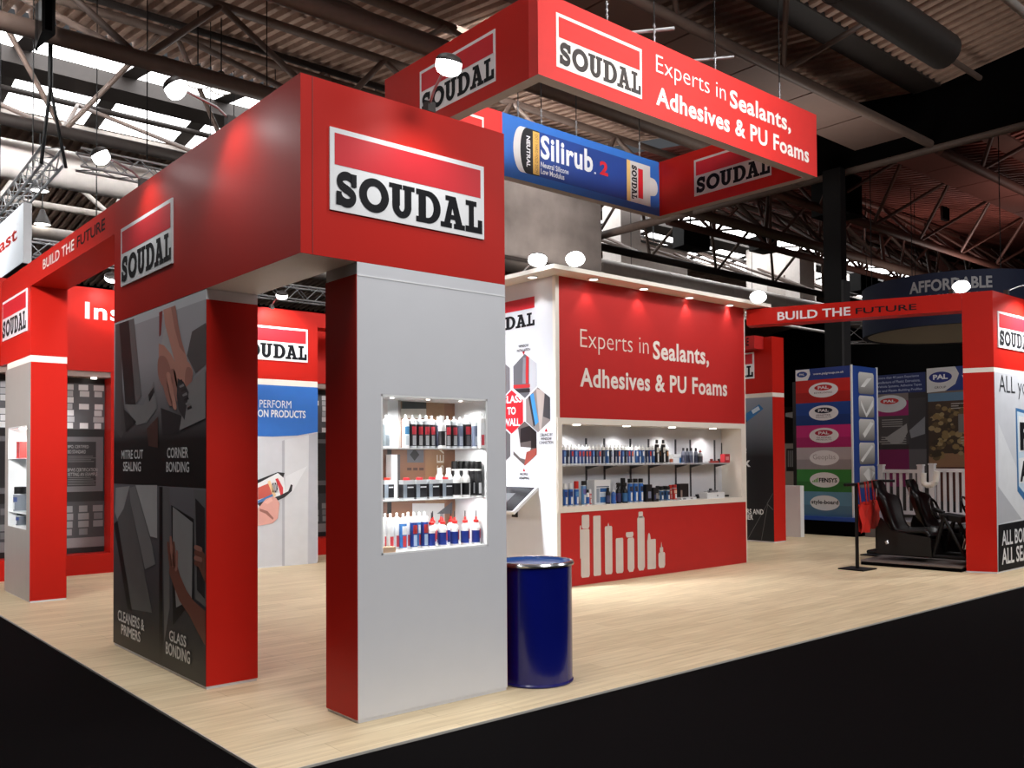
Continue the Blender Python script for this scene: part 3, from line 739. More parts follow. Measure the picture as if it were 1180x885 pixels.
# far left column -------------------------------------------------
Y2 = 11.267
t = thing('display_column', 'grey and red column with lit niche at the far left of the stand', 'display column', (XL, Y2, 0))
b = MB(); b.box((XL, Y2, ZB), (XL+AW, Y2+1.56, ZT), RED); b.build('fascia', t)
b = MB(); b.box((XL+.002, Y2+.002, 2.735), (XL+AW-.002, Y2+1.2, ZB), WARM); b.build('white_band', t)
b = MB(); N0, N1 = Y2+.165, Y2+1.115
z0, z1 = .815, 2.015
b.box((XL, Y2+.004, .01), (XL+AW, N0, 2.735), GREYL); b.box((XL, N1, .01), (XL+AW, Y2+1.28, 2.735), GREYL)
b.box((XL, N0, .01), (XL+AW, N1, z0), GREYL); b.box((XL, N0, z1), (XL+AW, N1, 2.735), GREYL); b.build('column_body', t)
b = MB(); b.box((XL+.004, Y2, .02), (XL+AW+.003, Y2+.004, 2.735), RED); b.box((XL+AW, Y2, .02), (XL+AW+.003, Y2+1.28, 2.735), RED); b.build('red_cladding', t)
b = MB(); b.box((XL+.01, Y2+.01, 0), (XL+AW-.01, Y2+1.27, .01), WHITE); b.box((XL+.01, Y2+.001, 0), (XL+AW, Y2+.01, .02), WHITE); b.build('plinth', t)
b = MB(); b.box((XL+AW-.03, N0, z0), (XL+AW-.02, N1, z1), LIN); b.box((XL+.002, N0, z0), (XL+AW-.03, N0+.01, z1), LIN); b.box((XL+.002, N1-.01, z0), (XL+AW-.03, N1, z1), LIN)
b.box((XL+.002, N0, z0), (XL+AW-.03, N1, z0+.01), LIN); b.box((XL+.002, N0, z1-.01), (XL+AW-.03, N1, z1), LIN); b.build('niche_lining', t)
b = MB(); 
for yy in (N0+.2, N0+.5, N0+.8): b.box((XL+.1, yy-.05, z1-.02), (XL+.2, yy+.05, z1-.012), LAMPS)
b.build('niche_lamps', t)
logo(FX(XL), -12.69, 3.106, 1.27, .49, t)
zA = onx(2.52, 25, 528).z; zB = onx(2.52, 24, 590).z
for z in (zA, zB):
    b = MB(); b.box((XL+.006, N0+.01, z-.008), (XL+AW-.03, N1-.01, z), LIN); b.build('shelf', t)
for (u, z, mk, key, lab, cat) in [(25.5, zA, mk_carton(.22, .1, .2, pc(190, 40, 36), [(.0, .05, .3, .95, pc(210, 210, 210)), (.8, 0, 1, 1, pc(120, 124, 130))]), 'fp', 'red printed pack on the upper shelf of the far left niche', 'pack'),
                       (23.5, zB, mk_can(CPL, pc(110, 116, 124), pc(40, 60, 110), BLACK, .3, .075, .9, .08), 'fc', 'grey tub with black lid on the middle shelf of the far left niche', 'tub'),
                       (25.0, z0+.01, mk_can(CPL, pc(90, 96, 104), pc(40, 60, 130), pc(60, 62, 66), .16, .06, .9, .03), 'fd', 'squat blue grey can on the floor of the far left niche', 'can')]:
    place(key, mk, (XL+.085, onx(XL+.085, u, 560).y, z), lab, cat, 'products in the far left niche', rz=-PI/2)

# wall with the dark window display ---------------------------------
WY = 13.547
WP = FY(WY)
def dark_wall(x0, x1, rx0, rx1, label, words):
    t = thing('exhibition_wall', label, 'wall', (x0, WY, 0))
    b = MB(); b.box((x0, WY, 2.88), (x1, WY+.4, 4.07), RED); b.box((x0, WY, 0), (x1, WY+.4, .28), RED)
    b.box((rx1, WY, .28), (x1, WY+.4, 2.88), RED); b.box((x0, WY, .28), (rx0, WY+.4, 2.88), RED); b.build('red_frame', t)
    b = MB(); b.box((rx0, WY+.3, .28), (rx1, WY+.38, 2.88), pc(24, 22, 24)); b.box((rx0, WY+.02, 2.80), (rx1, WY+.3, 2.88), pc(150, 130, 122)); b.build('recess', t)
    q = FY(WY+.3)
    b = MB(); prect(b, q, rx0, 2.06, rx1, 2.72, .004, pc(84, 84, 88)); prect(b, q, rx0, .45, rx1, 1.02, .004, pc(58, 58, 62)); prect(b, q, rx0, .36, rx1, .5, .005, pc(118, 114, 116))
    n = int((rx1-rx0)/.2)
    for i in range(n):
        x = rx0+.04+i*.2
        for k in range(7):
            if random.random() < .92: prect(b, q, x+random.uniform(0, .02), 2.07+k*.092, x+.13+random.uniform(-.02, .02), 2.15+k*.092, .006, pc(*[(196, 196, 198), (214, 214, 216), (172, 172, 176)][random.randrange(3)]))
        for k in range(4):
            if random.random() < .9: prect(b, q, x+random.uniform(0, .02), .54+k*.11, x+.13+random.uniform(-.02, .02), .63+k*.11, .006, pc(*[(104, 104, 108), (122, 122, 124)][random.randrange(2)]))
    b.build('profile_prints', t)
    b = MB(); prect(b, q, rx0, 1.16, rx1-.02, 1.95, .008, pc(96, 94, 98)); prect(b, q, rx0, 1.24, rx1-.12, 1.88, .012, pc(34, 33, 36)); 
    o = b.build('notice_panel', t)
    l = MB()
    if words:
        for wd, z_, x1_ in (('BPO, CERTIFIED', 1.78, 3.78), ('ISO STANDARD', 1.71, 3.74), ('BPWS CERTIFICATION', 1.45, 3.90), ('SETTING AN EXAMPLE', 1.385, 3.90)): text(l, q, wd, 3.50, z_, x1_, z_+.05, .014, pc(150, 150, 152), .0)
        for z in (1.665, 1.64, 1.615, 1.59, 1.36, 1.335, 1.31, 1.285, 1.26): prect(l, q, 3.50, z, 3.9-random.random()*.1, z+.008, .014, pc(104, 104, 106))
        l.build('lettering', o)
    b = MB(); b.lathe([(0, 2.78), (.04, 2.78), (.04, 2.80), (0, 2.80)], LAMPS, 12, (rx1-.2, WY+.12, 0)); b.build('downlight', t)
    return t
t = dark_wall(.8, 4.75, 1.0, 4.0, 'red wall with white word above a dark window display at the left', True)
l = MB(); text(l, WP, 'Ins', 3.645, 3.62, 4.13, 3.86, .004, BOARD, .022, space=1.1); l.build('lettering', t)
t = dark_wall(6.3, 8.3, 6.5, 8.1, 'red wall with dark display seen through the gap beside the pale poster pillar', False)

# pale poster pillar --------------------------------------------------
QY = 12.515; QP = FY(QY)
t = thing('graphic_pillar', 'pillar with framed emblem, blue band and pale poster behind the stand', 'pillar', (5.19, QY, 0))
b = MB(); b.box((5.19, QY, ZB), (6.75, QY+AW, ZT), RED); b.build('fascia', t)
b = MB(); b.box((5.191, QY+.001, 2.72), (6.749, QY+AW-.001, ZB), WARM); b.build('white_band', t)
b = MB(); b.box((5.19, QY+.003, .02), (6.75, QY+AW, 2.72), mat('poster_grey', (196, 198, 204), .45)); b.build('pillar_body', t)
b = MB(); b.box((5.2, QY+.006, 0), (6.74, QY+AW-.006, .02), WHITE); b.build('plinth', t)
b = MB(); q = QP
curve = [(5.19, 1.98), (5.6, 1.955), (6.0, 1.95), (6.4, 1.97), (6.75, 2.03)]
ppoly(b, q, curve+[(6.75, 2.72), (5.19, 2.72)], .001, BLUE)
pxpoly(b, q, [(325, 508), (328, 507), (328, 652), (325, 652)], .001, pc(168, 170, 178))
pxpoly(b, q, [(328, 507), (356, 501), (354, 651), (328, 652)], .001, pc(204, 206, 210))
pxpoly(b, q, [(356, 501), (365.5, 499), (365, 649), (355, 650)], .001, pc(178, 180, 188))
pxpoly(b, q, [(297, 553), (320, 544), (328, 545), (326, 551), (320, 549), (297, 557)], .003, pc(30, 30, 34))
pxpoly(b, q, [(297, 557), (320, 545), (327, 551), (329, 570), (320, 574), (297, 586)], .004, pc(226, 228, 230))
pxpoly(b, q, [(329, 549), (354, 537), (337, 567), (329, 571)], .003, pc(216, 218, 222))
pxpoly(b, q, [(297, 562), (309, 557), (315, 570), (297, 576)], .005, pc(196, 92, 80))
pxpoly(b, q, [(297, 577), (314, 569), (315, 573), (297, 582)], .0055, pc(70, 120, 178))
pxpoly(b, q, [(308, 555), (311, 553.5), (318, 571), (315, 573)], .0055, pc(228, 196, 150))
pxpoly(b, q, [(317, 552), (320, 551), (326, 562), (326, 569), (323, 571), (321, 562)], .006, pc(200, 60, 64))
pxpoly(b, q, [(297, 580), (322, 571), (332, 566), (335, 558), (337, 559), (336, 566), (328, 573), (300, 586)], .006, pc(40, 40, 44))
pxpoly(b, q, [(297, 586), (306, 575), (314, 572), (318, 574), (322, 580), (321, 588), (320, 597), (314, 603), (297, 606)], .007, pc(214, 160, 150))
pxpoly(b, q, [(304, 579), (312, 573), (314, 577), (308, 581)], .008, pc(226, 176, 164))
pxpoly(b, q, [(299, 586), (308, 589), (315, 597), (314, 599), (306, 592), (299, 589)], .008, pc(150, 100, 92))
b.build('poster', t)
l = MB(); pxtext(l, q, 'PERFORM', (299, 469.5), (335.5, 462), .003, pc(226, 228, 232), 0.0); pxtext(l, q, 'ON PRODUCTS', (297, 480.5), (352, 473.5), .003, pc(232, 234, 236), .02)
pxtext(l, q, 'OUDA', (313, 568), (320, 556), .0075, INK, .02); l.build('lettering', t)
logo(q, 5.375, 3.094, 1.2, .51, t)
b = MB(); b.box((6.752, QY+.02, 3.66), (9.4, QY+AW, ZT), RED); tag(b.build('fascia_beam'), 'red overhead beam running right from the pale poster pillar', 'beam')

# ================================================================== PRODUCT WALL UNIT
EX0, EX1, EY0, EY1, EZ = 7.59, 11.53, 8.026, 10.2, 3.863
EP = FY(EY0); ES = FX(EX0)
t = thing('product_wall', 'large red and white display wall with a wide product niche and canopy', 'display wall', (EX0, EY0, 0))
OX0, OX1, OZ0, OZ1 = 7.60, 11.505, .922, 2.10
b = MB()
b.box((EX0+.06, EY0, OZ1), (EX1, EY0+.36, EZ), REDP); b.box((EX0+.06, EY0, 0), (EX1, EY0+.36, OZ0), REDP); b.build('red_front', t)
b = MB(); b.box((EX0, EY0-.004, 0), (EX0+.06, EY0+.05, EZ), WARM); b.box((EX0, EY0+.05, 0), (EX0+.055, EY0+.36, EZ), WHITE); b.box((EX1, EY0-.004, 0), (EX1+.02, EY1, EZ), WARM)
b.box((EX0, EY0+.36, 0), (EX1, EY1, .9), WHITE); b.box((EX0, EY0+.36, .9), (EX1, EY1, EZ), WHITE); b.build('white_body', t)
IX0, IX1, IZ0, IZ1 = 7.672, 11.41, .995, 2.026
b = MB(); fy = EY0-.02
b.box((OX0, fy, OZ0), (IX0, EY0+.36, OZ1), WARM); b.box((IX1, fy, OZ0), (OX1, EY0+.36, OZ1), WARM)
b.box((IX0, fy, OZ0), (IX1, EY0+.36, IZ0), WARM); b.box((IX0, fy, IZ1), (IX1, EY0+.36, OZ1), WARM); b.build('niche_frame', t)
NB = EY0+.345
b = MB(); b.box((IX0, NB, IZ0), (IX1, NB+.012, IZ1), mat('niche_back', (206, 206, 210), .5)); b.build('niche_back', t)
SZ = 1.515
b = MB(); b.box((IX0+.01, EY0+.06, SZ-.018), (11.2, NB-.01, SZ), mat('shelf_grey', (170, 172, 176), .3)); b.build('shelf', t)
for u in (676, 697, 727, 748, 779, 796, 824):
    p = ony(NB-.015, u, 520)
    b = MB(); b.box((p.x-.012, NB-.014, 1.02), (p.x+.012, NB, 1.86), mat('slotted_upright', (92, 92, 96), .4, metal=.6))
    for k in range(20): b.box((p.x-.004, NB-.0155, 1.04+k*.041), (p.x+.004, NB-.014, 1.06+k*.041), pc(30, 30, 32))
    b.build('shelf_upright', t)
    b = MB(); b.extrude([(p.x-.004, NB-.014, SZ-.02), (p.x-.004, EY0+.1, SZ-.02), (p.x-.004, NB-.014, SZ-.07)], (.008, 0, 0), mat('slotted_upright', (92, 92, 96), .4)); b.build('bracket', t)
# canopy
KX0, KX1, KY0 = EX0-.3, 11.81, EY0-.3
b = MB(); b.prism([(KX0, KY0), (KX1, KY0), (KX1, EY0-.005), (KX1, EY1), (KX0, EY1)], EZ, EZ+.052, WARM); b.build('canopy', t)
dl = [onz(EZ, *q) for q in [(613.5, 319), (683.9, 321.4), (741.9, 332.5), (794.3, 342.7), (840.5, 351.5)]]
for p in dl:
    b = MB(); b.lathe([(.055, EZ-.012), (.075, EZ-.012), (.075, EZ+.001)], BOARD, 20, (p.x, p.y, 0)); b.lathe([(0, EZ-.008), (.056, EZ-.008)], LAMPS, 20, (p.x, p.y, 0)); b.build('downlight', t)
ndl = [ony(EY0+.1, u, v) for u, v in [(664.5, 487.6), (722, 489.6), (774.5, 491.5), (821.5, 493.2)]]
for p in ndl:
    b = MB(); b.lathe([(0, IZ1-.01), (.05, IZ1-.01), (.05, IZ1-.001), (0, IZ1-.001)], LAMPS, 16, (p.x, EY0+.1, 0)); b.build('downlight', t)
# wall lettering
cr = pc(226, 208, 196)
lt(t, EP, 'Experts in', 8.02, 2.93, 9.33, 3.235, .003, cr, -.012)
lt(t, EP, 'Sealants,', 9.42, 2.90, 10.66, 3.20, .003, pc(232, 224, 216), .025, space=1.06)
lt(t, EP, 'Adhesives & PU Foams', 8.01, 2.50, 11.09, 2.745, .003, pc(232, 224, 216), .025, space=1.06)
# bottle silhouettes
b = MB(); cw = pc(216, 208, 202)
def sil(pts): ppoly(b, EP, pts, .003, cw)
def rr(x0, x1, z0, z1, k=.03): return [(x0, z0+k), (x0+k*.6, z0+.006), (x1-k*.6, z0+.004), (x1, z0+k), (x1, z1-k*.5), (x1-k*.4, z1), (x0+k*.4, z1), (x0, z1-k*.5)]
sil(rr(8.0, 8.155, .085, .70)); sil(rr(8.02, 8.155, .70, .88)); sil(rr(7.985, 8.005, .33, .75, .005))
sil(rr(8.225, 8.362, .088, .86, .02)); sil(rr(8.437, 8.575, .088, .715)); sil([(8.485, .71), (8.525, .71), (8.505, .76)])
sil(rr(8.642, 8.785, .085, .548)); sil(rr(8.868, 9.0, .082, .54, .05)); sil(rr(8.838, 8.985, .54, .615)); sil(rr(9.066, 9.21, .083, .81, .05)); sil(rr(9.09, 9.18, .79, .875, .02))
sil(rr(9.262, 9.437, .083, .492, .02)); sil([(9.27, .49), (9.335, .49), (9.32, .56), (9.3, .585), (9.28, .56)])
sil(rr(9.49, 9.63, .083, .30, .04)); sil(rr(9.52, 9.59, .29, .37, .02)); sil([(9.543, .36), (9.568, .36), (9.558, .44), (9.552, .44)])
b.build('bottle_graphics', t)
# left side graphics
b = MB()
prect(b, ES, -9.6, 3.51, -8.405, 3.655, .002, CRIM)
slab_word(b, ES, -9.6, 3.285, 1.195, .17, .002, INK)
def hexa(cu, cv, ra, rb, mm, d):
    pts = [(cu+ra*math.sin(PI/3*k), cv+rb*math.cos(PI/3*k)) for k in range(6)]
    ppoly(b, ES, pts, d, mm)
def hexclip(poly, cu, cv, ra, rb):
    hx = [(cu+ra*math.sin(PI/3*k), cv+rb*math.cos(PI/3*k)) for k in range(6)][::-1]
    out = list(poly)
    for i in range(6):
        A, B = hx[i], hx[(i+1) % 6]; inp = out; out = []
        def ins(p): return (B[0]-A[0])*(p[1]-A[1])-(B[1]-A[1])*(p[0]-A[0]) >= -1e-9
        for j in range(len(inp)):
            P_, Q_ = inp[j], inp[(j+1) % len(inp)]
            def X():
                dx, dy = Q_[0]-P_[0], Q_[1]-P_[1]; ex, ey = B[0]-A[0], B[1]-A[1]
                t_ = ((A[0]-P_[0])*ey-(A[1]-P_[1])*ex)/((dx*ey-dy*ex) or 1e-9)
                return (P_[0]+dx*t_, P_[1]+dy*t_)
            if ins(P_):
                out.append(P_)
                if not ins(Q_): out.append(X())
            elif ins(Q_): out.append(X())
        if not out: return out
    return out
def hp(poly, c, mm, d):
    q = hexclip(poly, *c)
    if len(q) > 2: ppoly(b, ES, q, d, mm)
def pc2(pts): return [ES.px(*q) for q in pts]
ra, rb = .262, .285
h1 = (-8.60, 2.655, ra, rb); h2 = (-8.865, 2.205, ra, rb); h3 = (-8.355, 2.21, ra, rb); h4 = (-8.61, 1.79, ra, rb); h0 = (-9.12, 2.64, ra, rb); h5 = (-9.12, 1.77, ra, rb)
for hh, mm in ((h1, pc(96, 96, 102)), (h2, CRIM), (h3, pc(134, 126, 124)), (h4, pc(92, 84, 82)), (h0, pc(110, 108, 112)), (h5, pc(90, 88, 90))): hexa(*hh, mm, .002)
hp(pc2([(610, 405), (625, 405), (625, 480), (610, 480)]), h1, pc(184, 186, 192), .003)
hp(pc2([(606.5, 410), (609.5, 410), (609, 442), (606, 442)]), h1, pc(190, 40, 44), .004); hp(pc2([(588, 444), (611, 442.5), (611, 446.5), (588, 448)]), h1, pc(190, 40, 44), .004)
hp(pc2([(588, 449), (611, 447.5), (611, 452), (588, 453)]), h1, pc(30, 30, 34), .004); hp(pc2([(603, 412), (606, 412), (606, 442), (602, 442)]), h1, pc(130, 130, 138), .004)
hp(pc2([(608, 452), (613, 450), (620, 487), (615, 492)]), h3, pc(40, 40, 44), .003); hp(pc2([(611, 455), (615, 453), (621, 486), (617, 490)]), h3, pc(60, 140, 204), .004)
hp(pc2([(618, 448), (628, 450), (624, 495), (622, 496)]), h3, pc(178, 166, 160), .003); hp(pc2([(628, 452), (634, 456), (636, 484), (626, 480)]), h3, pc(60, 60, 64), .003)
hp(pc2([(589, 495), (597, 492), (600, 515), (612, 516), (608, 530), (600, 528), (590, 518)]), h4, pc(200, 200, 202), .003); hp(pc2([(600, 494), (612, 490), (612, 508), (600, 510)]), h4, pc(26, 22, 24), .004)
hp(pc2([(612, 490), (621, 490), (621, 517), (612, 516)]), h4, pc(22, 18, 18), .003); hp(pc2([(607, 521), (621, 515), (621, 530), (604, 538)]), h4, pc(150, 70, 60), .004)
b.build('side_graphics', t)
l = MB()
text(l, ES, 'GLASS', -9.07, 2.32, -8.66, 2.42, .004, BOARD, .03); text(l, ES, 'TO', -8.95, 2.17, -8.78, 2.27, .004, BOARD, .03); text(l, ES, 'WALL', -9.03, 2.02, -8.70, 2.12, .004, BOARD, .03)
for (s, u, v, w) in [('WINDOW', 603.5, 398.5, .2), ('INSTALLATION', 603.5, 403.5, .26), ('CEILING BY', 629.5, 501, .24), ('WINDOW', 629.5, 505.5, .2), ('CONNECTION', 629.5, 510, .26), ('PROFILE', 604, 546.5, .16), ('WRAPPING', 604, 551, .2)]:
    a, z = ES.px(u, v); text(l, ES, s, a-w/2, z-.018, a+w/2, z+.018, .003, INK, .015)
for (u, v, sg) in ((603.5, 407, -1), (629.5, 495.5, 1), (604, 541.5, 1)):
    a, z = ES.px(u, v); ppoly(l, ES, [(a-.025, z-.02*sg), (a+.025, z-.02*sg), (a, z+.025*sg)], .003, CRIM)
l.build('lettering', t)
# tilted screen on the left side
t2 = thing('tilted_screen', 'tilted black screen jutting from the white side of the display wall', 'screen', (EX0-.2, 8.9, 1.0))
b = MB(); a = onx(EX0, 620.5, 561); 
p3 = [Vector((EX0-.01, a.y, a.z)), Vector((EX0-.01, a.y+.95, a.z)), Vector((EX0-.42, a.y+.95, a.z-.3)), Vector((EX0-.42, a.y, a.z-.3))]
b.extrude(p3, (.02, 0, -.03), BOARD); b.build('frame', t2)
b = MB(); c = sum(p3, Vector())/4; p4 = [c+(p-c)*.93+Vector((-.003, 0, .004)) for p in p3]; b.face(p4, mat('dark_glass', (30, 30, 32), .15))
p5 = [c+(p-c)*.4+Vector((-.004, 0, .006)) for p in p3]; b.face(p5, pc(90, 90, 92)); b.build('glass', t2)
b = MB(); b.extrude([(EX0, a.y+.3, a.z-.06), (EX0, a.y+.6, a.z-.06), (EX0-.25, a.y+.6, a.z-.2), (EX0-.25, a.y+.3, a.z-.2)], (0, 0, -.03), BLACK); b.extrude([(EX0, a.y+.4, a.z-.1), (EX0, a.y+.5, a.z-.1), (EX0, a.y+.5, a.z-.4), (EX0, a.y+.4, a.z-.4)], (-.02, 0, 0), BLACK); b.build('bracket', t2)

# products: upper shelf
pal = [((30, 60, 130), (90, 130, 190), (200, 214, 228)), ((26, 40, 70), (60, 60, 70), (170, 176, 186)), ((34, 66, 128), (190, 60, 56), (180, 190, 205)), ((44, 90, 150), (220, 224, 228), (60, 90, 140)), ((24, 30, 44), (90, 100, 120), (150, 156, 166)), ((30, 70, 120), (190, 90, 60), (210, 214, 220))]
pdesc = ['blue cartridge with pale blue top', 'dark navy cartridge', 'blue cartridge with red block', 'blue and white cartridge', 'near black cartridge', 'teal blue cartridge with orange block']
seq = [0, 1, 2, 0, 2, 2, 5, 2, 0, 4, 2, 1, 3, 4, 1, 5, 0, 4, 2, 5, 3, 0, 3, 1, 2, 3]
us = [650, 654.2, 658.8, 662.9, 667.4, 671.5, 675.6, 679.1, 683.2, 687.3, 690.5, 695, 699.5, 703.9, 709, 712.7, 717.2, 721.3, 724.4, 728, 733.5, 736.6, 740.7, 745.2, 748.8, 752.5]
for i, (u, k) in enumerate(zip(us, seq)):
    c = pal[k]; yy = EY0+.13; p = ony(yy, u, 525)
    place('e%d' % k, mk_cartridge(WPL, pc(*c[0]), pc(*c[1]), pc(*c[2]), .245, .0235), (p.x, yy, SZ), '%s, %s from left on display wall upper shelf' % (pdesc[k], ORD[i]), 'cartridge', 'cartridges on the display wall upper shelf')
for i, u in enumerate((757, 764.3)):
    p = ony(EY0+.1, u, 525)
    place('tallb', mk_can(WPL, pc(22, 20, 22), pc(200, 196, 190), pc(40, 40, 42), .33, .03, .6, .05), (p.x, EY0+.1, SZ), 'tall dark can with white shoulder, %s of two right of the cartridges' % ('left' if i == 0 else 'right'), 'can', 'tall cans on the upper shelf')
for i, u in enumerate((760.5, 768.5)):
    p = ony(EY0+.16, u, 525)
    place('dk', mk_cartridge(WPL, pc(20, 18, 20), pc(196, 140, 90), pc(70, 60, 56), .24), (p.x, EY0+.16, SZ), 'black cartridge with tan block beside the tall cans, %s one' % ('left' if i == 0 else 'right'), 'cartridge', 'cartridges on the display wall upper shelf')
for i, (u, mk, key, lab, cat, dy) in enumerate([
    (773.5, mk_bottle(WPL, pc(210, 120, 90), WPL, .12, .026), 'sj', 'small white jar with orange label right of the tall cans', 'jar', .1),
    (779, mk_carton(.24, .1, .13, BOARD, [(.55, .05, .75, .6, pc(60, 120, 180)), (.8, .05, .96, .6, pc(80, 140, 190)), (0, .62, 1, .66, pc(180, 180, 182))]), 'wb', 'white box with small blue marks on the upper shelf', 'box', .2),
    (787.5, mk_bottle(pc(120, 124, 140), pc(70, 74, 96), pc(30, 30, 36), .22, .03), 'gb', 'grey squeeze bottle with dark cap, first of the four', 'bottle', .12),
    (792, mk_bottle(pc(120, 124, 140), pc(70, 74, 96), pc(30, 30, 36), .22, .03), 'gb', 'grey squeeze bottle with dark cap, second of the four', 'bottle', .16),
    (796.5, mk_bottle(pc(120, 124, 140), pc(70, 74, 96), pc(30, 30, 36), .22, .03), 'gb', 'grey squeeze bottle with dark cap, third of the four', 'bottle', .1),
    (802, mk_bottle(pc(120, 124, 140), pc(70, 74, 96), pc(30, 30, 36), .22, .03), 'gb', 'grey squeeze bottle with dark cap, rightmost of the four', 'bottle', .15),
    (807, mk_glue(pc(160, 162, 166), pc(70, 70, 76), pc(150, 30, 34), None, .15, .035), 'rc', 'grey bottle with dark red cap right of the squeeze bottles', 'bottle', .1),
    (835.5, mk_carton(.13, .08, .13, pc(176, 34, 44), [(.2, .3, .8, .7, pc(220, 150, 150))]), 'rb', 'small red box at the right end of the upper shelf', 'box', .14)]):
    p = ony(EY0+dy, u, 525)
    place(key, mk, (p.x, EY0+dy, SZ), lab, cat, 'assorted products on the upper shelf')
t2 = thing('notice_board', 'small black notice with white print at the right of the niche', 'notice', (ony(NB-.01, 840, 520).x, NB-.01, 1.68))
q = FY(NB-.012); b = MB(); a0, b0 = q.px(831.5, 524); a1, b1 = q.px(846.5, 510.5); b.extrude([q.P(a0, b0), q.P(a1, b0), q.P(a1, b1), q.P(a0, b1)], (0, .008, 0), pc(30, 28, 28)); b.build('board', t2)
l = MB(); ww = a1-a0
for (f0, f1, g0, g1) in ((.3, .7, .78, .86), (.15, .85, .55, .63), (.35, .65, .3, .46), (.15, .85, .1, .16)): prect(l, q, a0+ww*f0, b0+(b1-b0)*g0, a0+ww*f1, b0+(b1-b0)*g1, .002, pc(170, 166, 160))
l.build('printing', t2)
def tool(label, u, y, z, ln, colr, hcol, ang=0.0):
    p = ony(y, u, 530); tt = thing('applicator_gun', label, 'tool', (p.x, y, z), 'hand tools in the display wall niche')
    b = MB(); b.box((-ln*.15, -.02, 0), (ln*.5, .02, .03), colr); b.tube((-ln*.5, 0, .018), (-ln*.15, 0, .018), .006, mat('bright_steel', (190, 190, 194), .3, metal=.9), 6); b.build('barrel', tt, True)
    b = MB(); b.extrude([(-.06*ln, -.012, .03), (.08*ln, -.012, .03), (.05*ln, -.012, .06), (-.1*ln, -.012, .055)], (0, .024, 0), hcol); b.build('handle', tt, True)
    tt.rotation_euler = (0, 0, ang)
tool('flat red tool lying right of the squeeze bottles on upper shelf', 820, EY0+.13, SZ, .3, pc(176, 60, 56), pc(120, 40, 40))
tool('black gun tool lying left of the small red box', 828.5, EY0+.22, SZ, .3, pc(24, 24, 26), pc(30, 30, 32), .3)
tool('black tool lying right of the small red box', 842.5, EY0+.2, SZ, .16, pc(40, 40, 42), pc(80, 90, 80))
